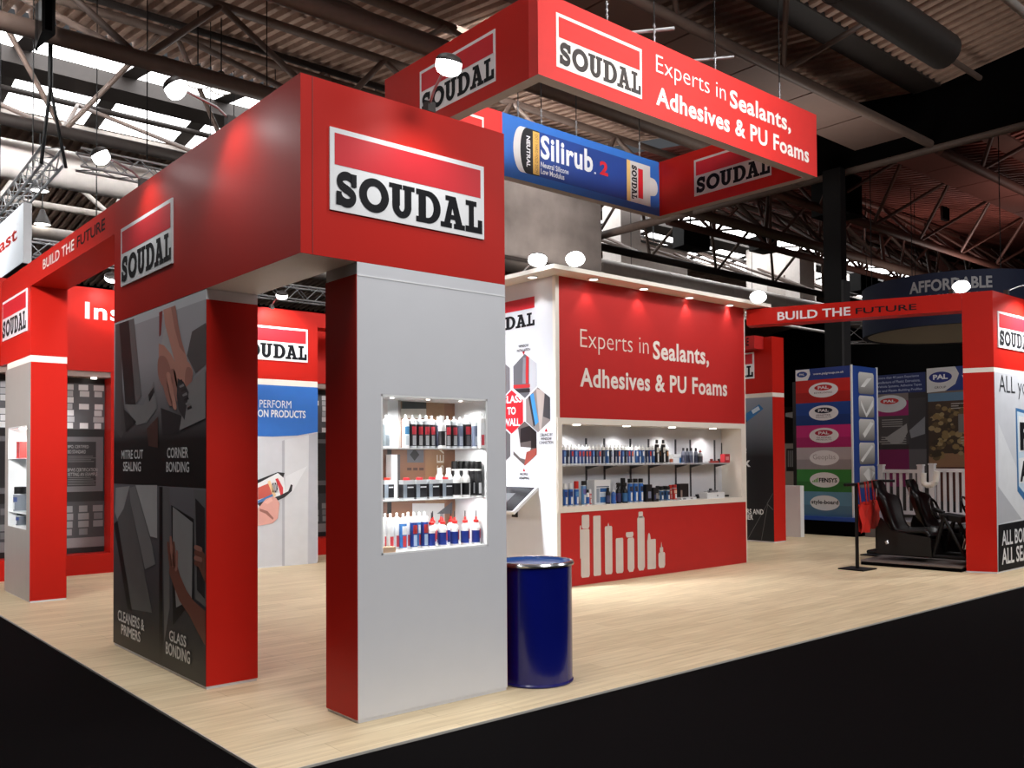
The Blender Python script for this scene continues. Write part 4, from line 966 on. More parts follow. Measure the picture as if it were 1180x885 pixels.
# lower shelf
blue = pc(40, 92, 170); lbl = pc(110, 160, 210)
low = [
 (648.2, mk_can(CPL, pc(120, 130, 140), pc(60, 70, 90), BOARD, .27, .032, .7, .05), 'l0', 'silver grey can at the left end of the niche floor', 'can', .16),
 (651.3, mk_can(CPL, blue, pc(30, 50, 110), BOARD, .285, .031, .75, .06), 'l1', 'blue can with white shoulder, left of the pair on niche floor', 'can', .1),
 (657.4, mk_can(CPL, blue, pc(30, 50, 110), BOARD, .285, .031, .75, .06), 'l1', 'blue can with white shoulder, right of the pair on niche floor', 'can', .12),
 (664, mk_can(CPL, blue, pc(90, 140, 190), pc(196, 40, 34), .31, .033, .95, .09), 'l2', 'blue can with tall red cap on the niche floor', 'can', .12),
 (672.5, mk_can(CPL, pc(100, 150, 200), pc(110, 100, 160), pc(24, 24, 26), .31, .034, .9, .05), 'l3', 'pale blue can with black cap left of the white carton', 'can', .13),
 (677.3, mk_bottle(WPL, blue, pc(24, 24, 26), .2, .022), 'l4', 'slim blue bottle with black cap beside the white carton', 'bottle', .08),
 (680, mk_can(CPL, pc(180, 40, 50), pc(210, 180, 180), BOARD, .2, .02, .8, .04), 'l5', 'slim red can tucked left of the white carton', 'can', .07),
 (689.8, mk_carton(.30, .14, .315, BOARD, [(.12, .06, .3, .66, pc(150, 160, 174)), (.34, .06, .92, .3, pc(50, 110, 170)), (.34, .32, .92, .46, pc(190, 205, 222)), (.34, .5, .92, .66, pc(44, 96, 160)), (.12, .7, .92, .74, pc(60, 80, 110))]), 'l6', 'white carton with blue pictures on the niche floor', 'carton', .2),
 (700.6, mk_bottle(pc(20, 20, 24), pc(70, 74, 110), pc(20, 20, 22), .215, .03), 'l7', 'black bottle right of the white carton', 'bottle', .1),
 (707, mk_glue(pc(70, 110, 180), pc(60, 110, 190), BOARD, BOARD, .15, .034), 'l8', 'blue bottle with white cone cap on the niche floor', 'bottle', .1),
 (712.6, mk_trigger(pc(18, 18, 22), pc(60, 56, 100), pc(18, 18, 20), .27, .036), 'l9', 'black spray bottle, left of two on the niche floor', 'spray bottle', .12),
 (720, mk_trigger(pc(18, 18, 22), pc(60, 110, 160), pc(18, 18, 20), .27, .036), 'l10', 'black spray bottle with pale blue label, right of two', 'spray bottle', .1),
 (717.8, mk_can(pc(30, 30, 34), pc(24, 24, 28), pc(40, 44, 60), pc(16, 16, 18), .33, .035, .95, .06), 'l11', 'tall black can behind the two spray bottles', 'can', .22),
 (726, mk_can(CPL, pc(50, 110, 190), pc(30, 40, 70), pc(16, 16, 18), .32, .034, .98, .05), 'l12', 'tall blue can with wide black cap, first of three', 'can', .14),
 (732.1, mk_can(CPL, pc(50, 110, 190), pc(30, 40, 70), pc(16, 16, 18), .32, .034, .98, .05), 'l12', 'tall blue can with wide black cap, second of three', 'can', .14),
 (738.3, mk_can(CPL, pc(50, 110, 190), pc(30, 40, 70), pc(16, 16, 18), .32, .034, .98, .05), 'l12', 'tall blue can with wide black cap, third of three', 'can', .12),
 (745, mk_carton(.12, .1, .235, pc(22, 22, 26), [(.3, .2, .8, .6, pc(120, 124, 150))]), 'l13', 'black carton right of the tall blue cans', 'carton', .12),
 (752.8, mk_carton(.105, .1, .19, pc(22, 22, 26), [(.2, .15, .5, .5, pc(60, 70, 110)), (.5, .2, .9, .6, pc(140, 136, 134))]), 'l14', 'low black carton with grey picture', 'carton', .1),
 (757.8, mk_can(CPL, pc(60, 60, 64), pc(150, 146, 140), pc(18, 18, 20), .21, .03, .95, .05), 'l15', 'short grey can with black cap right of low black carton', 'can', .14),
 (762, mk_can(CPL, pc(60, 100, 150), pc(30, 40, 60), pc(16, 16, 18), .205, .03, .98, .05), 'l16', 'short blue can with black cap, first of three', 'can', .095),
 (765.8, mk_can(CPL, pc(60, 100, 150), pc(30, 40, 60), pc(16, 16, 18), .205, .03, .98, .05), 'l16', 'short blue can with black cap, second of three', 'can', .155),
 (769.4, mk_can(CPL, pc(60, 100, 150), pc(30, 40, 60), pc(16, 16, 18), .205, .03, .98, .05), 'l16', 'short blue can with black cap, third of three', 'can', .095),
 (772.8, mk_can(CPL, pc(190, 50, 40), pc(220, 190, 170), pc(200, 50, 36), .215, .03, .95, .05), 'l17', 'red can with red cap, left of two on niche floor', 'can', .165),
 (777, mk_can(CPL, pc(190, 50, 40), pc(220, 190, 170), pc(170, 30, 30), .22, .036, .95, .04), 'l18', 'fat red can, right of two on the niche floor', 'can', .12),
 (785.5, mk_carton(.19, .1, .225, pc(26, 25, 25), [(.05, .1, .25, .6, pc(150, 130, 120))]), 'l19', 'black box right of the red cans', 'box', .2),
 (791, mk_carton(.34, .09, .035, BOARD, [(.1, .2, .3, .7, pc(130, 130, 132)), (.6, .2, .75, .7, pc(150, 150, 152))]), 'l20', 'low white tray right of the black box', 'tray', .09),
 (820.5, mk_carton(.42, .14, .085, BOARD, [(.55, .3, .63, .6, pc(140, 140, 142))]), 'l21', 'flat white box at the right of the niche floor', 'box', .1)]
for (u, mk, key, lab, cat, dy) in low:
    p = ony(EY0+dy, u, 565); place(key, mk, (p.x, EY0+dy, IZ0), lab, cat, 'products on the display wall niche floor')
p = ony(EY0+.1, 820.5, 565)
tool('silver and black gun tool lying on the flat white box', 818.5, EY0+.1, IZ0+.085, .34, pc(120, 120, 124), pc(40, 40, 42), .1)
tool('black tool with red tip behind the flat white box', 832, EY0+.25, IZ0, .3, pc(24, 24, 26), pc(180, 40, 40), -.1)
tool('thin black tool lying left of the flat white box', 803, EY0+.26, IZ0, .36, pc(60, 60, 64), pc(40, 40, 44), .0)

# ================================================================== DRUM
dc = Vector((4.36, 4.845, 0)); R = .267; DH = .865
t = thing('steel_drum', 'shiny dark blue steel drum beside the white display column', 'drum', (dc.x, dc.y, 0))
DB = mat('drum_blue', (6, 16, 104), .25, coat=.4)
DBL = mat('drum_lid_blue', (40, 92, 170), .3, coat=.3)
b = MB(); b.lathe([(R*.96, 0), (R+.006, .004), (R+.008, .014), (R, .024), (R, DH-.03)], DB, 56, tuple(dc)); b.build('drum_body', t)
b = MB(); b.lathe([(R, DH-.034), (R+.014, DH-.03), (R+.018, DH-.018), (R+.012, DH-.004), (R, DH), (R-.012, DH-.003)], mat('rim_steel', (176, 178, 182), .22, metal=.9), 56, tuple(dc)); b.build('clamp_ring', t)
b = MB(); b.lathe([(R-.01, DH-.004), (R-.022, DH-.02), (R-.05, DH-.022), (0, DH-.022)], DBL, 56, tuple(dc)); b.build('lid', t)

# ================================================================== RIGHT HAND PORTAL
QA = Vector((12.884, 4.968, 0)); QB = Vector((11.56, 8.03, 0)); dd = (QB-QA).normalized(); nn = Vector((-dd.y, dd.x, 0))
if nn.x > 0: nn = -nn
DP = Panel(QA, -dd, nn)
a_in, _ = DP.px(1113.7, 658.5); wid = -a_in
t = thing('portal_pillar', 'red ended pillar with emblem and grey poster at the right edge', 'pillar', tuple(QA))
back = Vector((.30, .39, 0))
q0 = QA; q1 = QA+dd*wid; q2 = q1+Vector((1.8, 0, 0)); q3 = q0+Vector((1.6, 0, 0))
zb2 = 2.745
b = MB(); b.prism([(p.x, p.y) for p in (q0, q3, q2, q1)], zb2+.055, 3.845, RED); b.build('fascia', t)
b = MB(); sh = Vector((.002, .001, 0)); b.prism([((p+sh).x, (p+sh).y) for p in (q0, q3, q2, q1)], zb2-.01, zb2+.055, WARM); b.build('white_band', t)
b = MB(); b.prism([(p.x, p.y) for p in (q0, q3, q2, q1)], .02, zb2-.01, RED); b.build('pillar_body', t)
b = MB(); b.prism([((p+Vector((.004,.004,0))).x, (p+Vector((.004,.004,0))).y) for p in (q0, q3, q2, q1)], 0, .02, WHITE); b.build('plinth', t)
RP = FY(QA.y)
b = MB(); prect(b, RP, QA.x+.004, .02, QA.x+1.6, zb2-.01, .003, mat('poster_grey', (196, 198, 204), .45))
pxpoly(b, RP, [(1150, 487), (1180, 560), (1180, 600), (1150, 604)], .004, pc(214, 216, 220))
pxpoly(b, RP, [(1149.5, 560), (1177, 598), (1149.5, 604)], .0045, pc(176, 178, 184))
pxpoly(b, RP, [(1150, 605), (1182, 599), (1182, 652), (1150, 659)], .005, INK)
pxpoly(b, RP, [(1170, 470), (1186, 474), (1186, 585), (1172, 566)], .005, pc(60, 110, 160))
pxpoly(b, RP, [(1171.5, 474), (1186, 478), (1186, 576), (1173.5, 560)], .006, pc(196, 214, 228))
pxpoly(b, RP, [(1173, 479), (1186, 482), (1186, 519), (1173.5, 521)], .007, BOARD); pxpoly(b, RP, [(1173.5, 528), (1186, 526), (1186, 556), (1174, 557)], .007, BOARD)
b.build('poster', t)
ik = pc(40, 42, 46)
plt(t, RP, 'ALL you need', (1151, 458), (1210, 440), .006, ik, -.01)
plt(t, RP, 'ALL BONDING', (1154, 629), (1200, 605), .008, pc(214, 214, 216), .02); plt(t, RP, 'ALL SEALING', (1154, 651), (1200, 624), .008, pc(214, 214, 216), .02)
plt(t, RP, 'F', (1175, 519), (1184, 487), .009, INK, .05); plt(t, RP, 'A', (1175, 555), (1184, 531), .009, INK, .05)
a0, b0 = RP.px(1151.5, 402)
logo(RP, QA.x+.145, 3.08, 1.2, .5, t)
# long beam to the product wall
L_ = (QB-QA).length
b = MB(); p0 = QA+dd*(wid+.002); p1 = QA+dd*(L_-.03); b.extrude([p0+Vector((0, 0, 3.6)), p1+Vector((0, 0, 3.6)), p1-nn*.3+Vector((0, 0, 3.6)), p0-nn*.3+Vector((0, 0, 3.6))], (0, 0, .245), RED)
t = b.build('fascia_beam'); tag(t, 'red overhead beam with white and black words between product wall and right pillar', 'beam')
l = MB(); pxtext(l, DP, 'BUILD THE', (896, 369.5), (980, 353.5), .004, BOARD, .02); pxtext(l, DP, 'FUTURE', (986, 362), (1056, 350), .004, INK, .012); l.build('lettering', t)

# dark poster pillar behind ---------------------------------------------
BX, BYY = 14.548, 9.51
KP = FX(BX)
t = thing('graphic_pillar', 'dark blue poster pillar with red end beyond the product wall', 'pillar', (BX, BYY, 0))
b = MB(); b.box((BX, BYY, 2.8), (BX+AW, BYY+1.56, 3.85), RED); b.build('fascia', t)
b = MB(); b.box((BX+.001, BYY+.001, 2.72), (BX+AW-.001, BYY+1.559, 2.8), WARM); b.build('white_band', t)
b = MB(); b.box((BX, BYY, .02), (BX+AW, BYY+1.56, 2.72), RED); b.build('pillar_body', t)
b = MB(); b.box((BX+.005, BYY+.005, 0), (BX+AW-.005, BYY+1.5, .02), WHITE); b.build('plinth', t)
b = MB(); prect(b, KP, -BYY-1.56, .02, -BYY-.002, 2.72, .003, screen_print('night_poster', (16, 17, 24), (140, 150, 165), 1.6, 2.75))
pxpoly(b, KP, [(858, 478), (875, 466), (880, 471), (861, 486)], .005, pc(40, 110, 170)); pxpoly(b, KP, [(866, 473), (874, 468), (876, 472), (868, 477)], .006, pc(200, 220, 235)); pxpoly(b, KP, [(858, 478), (861, 486), (857, 486)], .006, pc(50, 50, 54))
for q in ([(861, 622), (861.6, 622), (884.5, 581), (884, 581)], [(877, 624), (877.5, 624), (885, 582), (884.6, 582)], [(884, 580), (891, 568), (891, 568.7), (884.3, 581)], [(884, 580), (891, 587), (891, 588), (884, 581)]): pxpoly(b, KP, q, .005, pc(110, 110, 112))
b.build('poster', t)
plt(t, KP, 'e', (857.5, 523), (860.5, 515), .006, BOARD, 0); plt(t, KP, 'k', (858, 538), (865, 527), .006, BOARD, .03)
plt(t, KP, 'ERS AND', (858, 592), (880, 587), .006, BOARD, .02); plt(t, KP, 'HER', (858.5, 598.5), (868, 593), .006, BOARD, .02)
logo(KP, -11.10, 3.09, 1.2, .5, t)
b = MB(); b.box((BX-.3, BYY+.18, 3.62), (BX-.002, BYY+4.5, 3.86), REDP); t = b.build('fascia_beam'); tag(t, 'red beam with black letters behind the right end of the product wall', 'beam')
l = MB(); p = FX(BX-.3); pxtext(l, p, 'RE', (857, 399), (863, 389), .004, INK, .02); l.build('lettering', t)

# ================================================================== HANGING SIGN
HX0, HX1, HY0, HY1, HZ0, HZ1 = 6.862, 12.80, 7.51, 10.58, 6.0, 6.99
TH = .16
t = thing('hanging_sign', 'big square ring sign of red and blue panels hanging over the stand', 'hanging sign', (HX0, HY0, HZ0))
RB = mat('bright_red_print', (214, 44, 40), .45)
cz = mat('panel_edge', (150, 140, 132), .5)
def hpanel(name, a, b_, m):
    b = MB(); b.box(a, b_, m, skip=('b',)); b.face([(a[0], a[1], a[2]), (a[0], b_[1], a[2]), (b_[0], b_[1], a[2]), (b_[0], a[1], a[2])], cz); return b.build(name, t)
hpanel('front_panel', (HX0, HY0, HZ0), (HX1, HY0+TH, HZ1), RB)
hpanel('left_panel', (HX0, HY0+TH, HZ0), (HX0+TH, HY1+TH, HZ1), RED)
hpanel('right_panel', (HX1-TH, HY0+TH, HZ0), (HX1, HY1+TH, HZ1), RED)
hpanel('back_panel', (HX0+TH, HY1, HZ0), (8.90, HY1+TH, HZ1), RB)
hpanel('blue_panel', (8.90, HY1, HZ0), (HX1-TH, HY1+TH, HZ1), BLUE)
HF = FY(HY0)
fw_ = pc(240, 236, 228)
a0, b0 = HF.px(641, 75); a1, b1 = HF.px(739, 50)
logo(HF, a0, HZ0+.17, a1-a0, .64, t, .004, 0, fw_, pc(54, 48, 46), RB)
lt(t, HF, 'Experts in', HF.px(756, 90)[0], HZ0+.53, HF.px(836, 100)[0], HZ0+.83, .003, fw_, -.012)
lt(t, HF, 'Sealants,', HF.px(841, 120)[0], HZ0+.50, HF.px(911, 140)[0], HZ0+.80, .003, fw_, .025, space=1.06)
lt(t, HF, 'Adhesives & PU Foams', HF.px(756, 120)[0], HZ0+.17, HF.px(932, 180)[0], HZ0+.42, .003, fw_, .025, space=1.06)
HL = FX(HX0)
a0 = HL.px(484, 100)[0]; a1 = HL.px(571, 60)[0]
logo(HL, a0, HZ0+.17, a1-a0, .64, t, .004)
HR = FX(HX1-TH)
a0 = HR.px(800, 200)[0]; a1 = HR.px(889, 200)[0]
logo(HR, a0, HZ0+.18, a1-a0, .64, t, .004, 0, pc(206, 200, 194))
HB = FY(HY1)
logo(HB, 7.25, HZ0+.17, 1.28, .64, t, .004, 0, fw_, None, RB)
b = MB(); q = HB
def sx(u): return q.px(u, 200)[0]
A0 = sx(592); A1 = sx(748); zc = HZ0+.495
tb = (HZ0+.13, HZ0+.86)
prect(b, q, sx(610), tb[0], sx(722), tb[1], .003, NAVY)
def bow(u_in, u_out, u_r): return [(sx(u_r), tb[0]), (sx(u_r), tb[1])]+[(sx(u_in)-(sx(u_in)-sx(u_out))*math.cos(PI*k/16), (tb[0]+tb[1])/2+(tb[1]-tb[0])/2*math.sin(PI*k/16)) for k in range(8, -9, -1)]
ppoly(b, q, bow(601, 591.5, 613), .004, pc(214, 212, 210))
ppoly(b, q, bow(607, 599.5, 621), .005, pc(24, 24, 28))
prect(b, q, sx(614), tb[0]+.02, sx(621.5), tb[1]-.02, .006, pc(214, 170, 84))
prect(b, q, sx(722), tb[0], sx(749), tb[1], .005, pc(206, 202, 198)); prect(b, q, sx(722), tb[0], sx(726), tb[1], .006, pc(222, 184, 110))
prect(b, q, sx(735), tb[0]+.1, sx(740.5), tb[1]-.1, .006, CRIM)
ppoly(b, q, [(sx(748.5), zc-.17)]+[(sx(752)+(sx(757.5)-sx(752))*math.cos(PI*k/12), zc+.16*math.sin(PI*k/12)) for k in range(-6, 7)]+[(sx(748.5), zc+.17)], .006, pc(214, 210, 206))
slab_word(b, q, sx(727.5), tb[1]-.07, .6, sx(733.5)-sx(727.5), .0075, INK, rot=True)
b.build('cartridge_graphic', t)
l = MB(); lt(t, q, 'NEUTRAL', sx(606.5), zc-.26, sx(611), zc+.24, .007, BOARD, .03, rot=1); lt(t, q, 'DO 1 YARD FOLD 25CM', sx(616.5), zc-.32, sx(619.5), zc+.3, .008, pc(90, 60, 40), .0, rot=1)
text(l, q, 'Silirub', sx(623), zc-.06, sx(683), zc+.33, .006, BOARD, .03, space=1.08); prect(l, q, sx(684.5), zc-.06, sx(686.5), zc-.03, .006, BOARD); lt(t, q, '2', sx(691), zc-.04, sx(700.5), zc+.2, .006, CRIM, .04)
lt(t, q, 'Neutral Silicone', sx(623), zc-.2, sx(655), zc-.11, .006, BOARD, .02); lt(t, q, 'Low Modulus', sx(623), zc-.31, sx(650), zc-.22, .006, BOARD, .02); l.build('lettering', t)
def chain(x, y):
    b = MB(); z = HZ1
    while z < 7.28:
        b.tube((x, y, z), (x, y, z+.07), .012, mat('chain_steel', (150, 150, 152), .4, metal=.8), 6); b.tube((x-.02, y, z+.035), (x+.02, y, z+.035), .012, mat('chain_steel', (150, 150, 152), .4), 6); z += .075
    b.tube((x, y, z), (x, y, 8.85), .008, BLACK, 6); b.build('hanging_chain', t)
for x in (9.0, 10.3, 8.1, 11.9): chain(x, HY0+.08)
for x in (9.8, 10.6, 12.2, 9.3): chain(x, HY1+.08)
for x in (9.0, 10.3):
    b = MB(); b.tube((x-.3, HY0+.5, 7.2), (x+.25, HY0-.05, 7.25), .025, mat('chain_steel', (150, 150, 152), .4), 8); b.build('rigging_bar', t)

# white sign and lattice trusses at the left ---------------------------
AX, AY = 3.79, 18.0
t = thing('hanging_sign', 'white hanging box sign with red letters at the far left', 'hanging sign', (AX, AY, 5.2))
b = MB(); b.box((AX, AY, 5.21), (AX+.14, AY+4.5, 6.29), mat('sign_white_glow', (226, 232, 238), emit=.62)); b.build('sign_box', t)  # emission added so the sign's dim side face reads bright
b = MB(); b.box((AX+.001, AY-.004, 5.2), (AX+.141, AY, 6.30), ALU); b.box((AX-.002, AY, 5.195), (AX+.14, AY+4.5, 5.21), ALU); b.build('frame', t)
l = MB(); p = FX(AX); pxtext(l, p, 'ast', (-1, 293), (20, 262), .004, pc(214, 52, 36), .02); plt(t, p, 'o', (19.5, 260), (20.8, 257), .004, pc(214, 100, 90), 0); l.build('lettering', t)
def box_truss(label, p0, p1, s=.28, grp='aluminium lattice trusses', name='lattice_truss'):
    p0 = Vector(p0); p1 = Vector(p1); d = (p1-p0).normalized(); sd = d.cross(Vector((0, 0, 1))).normalized(); up = Vector((0, 0, 1))
    t = thing(name, label, 'truss', tuple(p0), grp); L = (p1-p0).length
    cs = [sd*(s/2)+up*(s/2), -sd*(s/2)+up*(s/2), -sd*(s/2)-up*(s/2), sd*(s/2)-up*(s/2)]
    for c in cs:
        b = MB(); b.tube(p0+c, p1+c, .025, ALU, 8); b.build('chord', t)
    w = MB(); n = max(2, int(L/s))
    for k in range(n):
        a = p0+d*(L*k/n); e = p0+d*(L*(k+1)/n)
        for i in range(4):
            c0, c1 = cs[i], cs[(i+1) % 4]
            if k % 2: c0, c1 = c1, c0
            w.tube(a+c0, e+c1, .011, ALU, 5)
    w.build('lattice', t)
    for f in (.25, .75):
        c = p0.lerp(p1, f)+up*(s/2); b = MB(); b.tube(c, (c.x, c.y, roofz(c.y)), .012, BLACK, 5); b.build('hanger', t)
    return t
a = onz(7.0, 62, 178)
lt_ = box_truss('aluminium lattice truss running back above the white hanging sign', a, a+Vector((.25, 7.2, 0)), .32)
box_truss('aluminium lattice truss crossing behind the left side of the red header', a+Vector((.4, 0, 0)), a+Vector((5.2, .0, 0)), .32)
b = MB(); b.path([a+Vector((-.2, 0, -.2)), a+Vector((-.05, .05, 1.2)), a+Vector((.2, 0, -.2))], .03, BLACK, 6); b.tube(a+Vector((-.05, .05, 1.2)), (a.x-.05, a.y+.05, roofz(a.y)+.2), .04, BLACK, 6); b.build('lifting_sling', lt_)
a = onz(6.5, 20, 284)
box_truss('low aluminium lattice truss glimpsed under the left red beam', onz(5.9, 36, 286), onz(5.9, 36, 286)+Vector((5.0, .2, 0)), .32)
a = onz(5.9, 296, 333); box_truss('lattice truss glimpsed below the corner header soffit', Vector((a.x-1, a.y, 5.9)), Vector((a.x+5, a.y, 5.9)), .36)
def tr_(u, v, D=34.0):
    r = ray(u, v); return EYE+r*(D/math.hypot(r.x, r.y))
t = box_truss('pale lattice truss seen under the right red beam', tr_(972, 384), tr_(1085, 381), .7)

# ring sign -------------------------------------------------------------
ctr = ray(1098, 345); ctr = Vector((ctr.x, ctr.y, 0)).normalized()*26.5
RR = 2.25; rz0, rz1 = 5.32, 6.55
rz1 = 1.6+(ray(1098, 312).z/math.hypot(ray(1098, 312).x, ray(1098, 312).y))*(26.5-RR)
rz0 = 1.6+(ray(1075, 374).z/math.hypot(ray(1075, 374).x, ray(1075, 374).y))*(26.5-RR)
t = thing('ring_sign', 'round navy blue hanging sign with pale capitals above the right pillar', 'hanging sign', (ctr.x, ctr.y, rz0))
NV = mat('navy_fabric', (26, 36, 66), .7)
b = MB(); n = 64
b.lathe([(RR-.12, rz0), (RR, rz0), (RR, rz1), (RR-.12, rz1), (RR-.12, rz0)], NV, n, (ctr.x, ctr.y, 0)); b.build('fabric_ring', t)
b = MB(); b.lathe([(0, rz0+.02), (RR-.13, rz0+.02)], mat('pale_lining', (190, 186, 182), .6), n, (ctr.x, ctr.y, 0)); b.build('base_lining', t)
fa = math.atan2(-ctr.y, -ctr.x)
def ring_text(l, s, u0, u1, z0, z1, m, bold):
    def ang(u):
        lo, hi = fa-1.4, fa+1.4
        for _ in range(40):
            mid = (lo+hi)/2; p = Vector((ctr.x+RR*math.cos(mid), ctr.y+RR*math.sin(mid), 6))-EYE
            uu = W/2+F*p.dot(_R)/p.dot(_fw)
            if uu < u: lo = mid
            else: hi = mid
        return lo
    g0, g1 = ang(u0), ang(u1)
    text(l, None, s, 0, 0, 0, 0, 0, m, bold, fn=lambda x, y: Vector((ctr.x+(RR+.012)*math.cos(g0+(g1-g0)*x), ctr.y+(RR+.012)*math.sin(g0+(g1-g0)*x), z0+(z1-z0)*y)))
hh = rz1-rz0
l = MB(); ring_text(l, 'AFFORDABLE', 1048, 1143, rz0+hh*.64, rz0+hh*.87, pc(176, 176, 180), .03); ring_text(l, 'WINDOWS GROUP', 1048, 1143, rz0+hh*.43, rz0+hh*.58, pc(140, 142, 150), -.005); l.build('lettering', t)
for k in range(4):
    b = MB(); an = fa+.5+k*PI/2; b.tube((ctr.x+(RR-.06)*math.cos(an), ctr.y+(RR-.06)*math.sin(an), rz1), (ctr.x+(RR-.06)*math.cos(an), ctr.y+(RR-.06)*math.sin(an), 9.4), .012, BLACK, 5); b.build('hanging_wire', t)

# ================================================================== NEIGHBOURING STAND, RIGHT BACKGROUND
TX, TY = 16.757, 9.141
TB = FX(TX); TR = FY(TY)
b = MB(); b.box((15.6, 8.2, 0), (24, 14.5, .03), CARPET)
t = thing('sample_tower', 'blue edged tower with six coloured brand bands and sample windows', 'display tower', (TX, TY, 0))
b = MB(); b.box((TX, TY, .377), (TX+1.02, TY+1.25, 3.415), mat('tower_blue', (34, 66, 140), .45)); b.build('tower_body', t)
b = MB(); b.box((TX-.12, TY-.12, .30), (TX+1.2, TY+2.6, .377), mat('plinth_blue', (30, 72, 160), .5)); b.box((TX-.06, TY-.06, 0), (TX+1.15, TY+2.55, .30), MBLACK); b.build('plinth', t)
b = MB(); b.box((TX-.012, TY-.012, .377), (TX+.02, TY+.02, 3.43), BOARD); b.box((TX+1.0, TY-.012, .377), (TX+1.03, TY+.02, 3.43), BOARD); b.build('corner_trim', t)
b = MB(); z = 3.415
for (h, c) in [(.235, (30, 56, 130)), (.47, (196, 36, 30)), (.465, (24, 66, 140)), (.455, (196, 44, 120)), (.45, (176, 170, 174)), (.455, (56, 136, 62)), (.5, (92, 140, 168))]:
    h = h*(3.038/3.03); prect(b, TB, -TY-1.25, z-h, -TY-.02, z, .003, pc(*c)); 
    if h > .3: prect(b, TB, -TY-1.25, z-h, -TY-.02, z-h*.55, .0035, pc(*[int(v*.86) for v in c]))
    z -= h
b.build('colour_bands', t)
b = MB(); tc_ = -TY-.62
ppoly(b, TB, [(-TY-1.25, 3.18), (-TY-1.25, 3.41), (-TY-.93, 3.41), (-TY-.91, 3.3), (-TY-.97, 3.18)], .005, BOARD); pell(b, TB, -TY-1.1, 3.31, .12, .06, .006, NAVY)
zc_ = [2.96, 2.49, 2.03, 1.57, 1.12, .65]
for zz in zc_: pell(b, TB, tc_, zz, .33, .155, .005, BOARD)
pell(b, TB, tc_, zc_[0]+.05, .2, .06, .006, pc(186, 30, 34)); pell(b, TB, tc_, zc_[1]+.05, .2, .06, .006, pc(26, 32, 50)); pell(b, TB, tc_, zc_[2]+.05, .2, .06, .006, pc(170, 30, 60))
for k in range(4): prect(b, TB, tc_-.27+k*.035, zc_[4]-.05, tc_-.245+k*.035, zc_[4]-.02+k*.02, .006, pc(110, 170, 80))
b.build('brand_badges', t)
for i in (0, 1, 2): lt(t, TB, 'PAL', tc_-.12, zc_[i]+.02, tc_+.12, zc_[i]+.08, .007, BOARD, .04)
lt(t, TB, 'EXTRUSIONS', tc_-.2, zc_[0]-.07, tc_+.2, zc_[0]-.04, .007, INK, 0); lt(t, TB, 'FENSTER', tc_-.16, zc_[1]-.06, tc_+.16, zc_[1]-.03, .007, INK, 0); lt(t, TB, 'PRODUCTS', tc_-.17, zc_[1]-.1, tc_+.17, zc_[1]-.075, .007, INK, 0)
lt(t, TB, 'GLAZING', tc_-.16, zc_[2]-.06, tc_+.16, zc_[2]-.03, .007, INK, 0); lt(t, TB, 'PRODUCTS', tc_-.17, zc_[2]-.1, tc_+.17, zc_[2]-.075, .007, INK, 0)
lt(t, TB, 'Geoplas', tc_-.25, zc_[3]-.06, tc_+.25, zc_[3]+.07, .007, pc(130, 126, 130), -.015); lt(t, TB, 'FENSYS', tc_-.12, zc_[4]-.05, tc_+.28, zc_[4]+.04, .007, INK, .03); lt(t, TB, 'style-board', tc_-.3, zc_[5]-.05, tc_+.3, zc_[5]+.06, .007, INK, .02)
lt(t, TB, 'PAL', -TY-1.16, 3.29, -TY-1.04, 3.33, .008, BOARD, .03); lt(t, TB, 'www.palgroup.co.uk', -TY-.84, 3.265, -TY-.16, 3.325, .006, BOARD, .01)
for k in range(5):
    z1_ = 3.30-k*.475
    b = MB(); pr = [(TX+.26, z1_-.41), (TX+.30, z1_-.44), (TX+.84, z1_-.44), (TX+.88, z1_-.41), (TX+.88, z1_-.04), (TX+.84, z1_), (TX+.30, z1_), (TX+.26, z1_-.04)]
    ppoly(b, TR, pr, .004, screen_print('sample_window_%d' % k, (78, 76, 78), (210, 208, 204), z1_-.5, z1_))
    sh_ = [[(.34, .3), (.6, .12), (.8, .1), (.5, .3)], [(.35, .1), (.55, .36), (.85, .06), (.85, .2), (.56, .44), (.35, .2)], [(.4, .3), (.72, .05), (.85, .08), (.48, .38)], [(.3, .36), (.75, .05), (.82, .08), (.38, .4)], [(.4, .16), (.6, .05), (.86, .14), (.66, .36)]][k]
    ppoly(b, TR, [(TX+x, z1_-y) for x, y in sh_], .006, pc(226, 226, 224)); b.build('sample_window', t)

# poster wall of that stand
PX_ = 20.0; PW = FX(PX_)
t = thing('poster_wall', 'dark printed wall with blue banner and magenta squares behind the white fence', 'poster wall', (PX_, 3, 0))
b = MB(); b.box((PX_, 2.5, 0), (PX_+.2, 12.5, 3.47), pc(46, 40, 40)); b.box((PX_-.01, 2.5, 3.0), (PX_+.2, 9.12, 3.54), pc(24, 52, 120)); b.build('wall_panel', t)
b = MB(); y = lambda u, v=480: PW.px(u, v)[0]
prect(b, PW, -12.4, 3.03, y(1067), 3.47, .003, pc(20, 38, 96)); prect(b, PW, -12.4, 2.72, y(1047), 3.03, .003, pc(120, 108, 104)); prect(b, PW, -12.4, 2.52, y(1047), 2.86, .004, pc(150, 24, 96))
pell(b, PW, y(1025, 463), 2.80, .40, .2, .005, pc(206, 206, 208)); pell(b, PW, y(1025, 463), 2.86, .22, .07, .006, pc(190, 40, 40))
prect(b, PW, -12.4, 1.86, y(1047), 2.52, .004, pc(66, 60, 60)); pxpoly(b, PW, [(1020, 505), (1045, 488), (1046, 498), (1040, 510), (1028, 512)], .005, pc(150, 146, 144)); prect(b, PW, -12.4, .9, y(1047), 1.75, .004, pc(112, 14, 72))
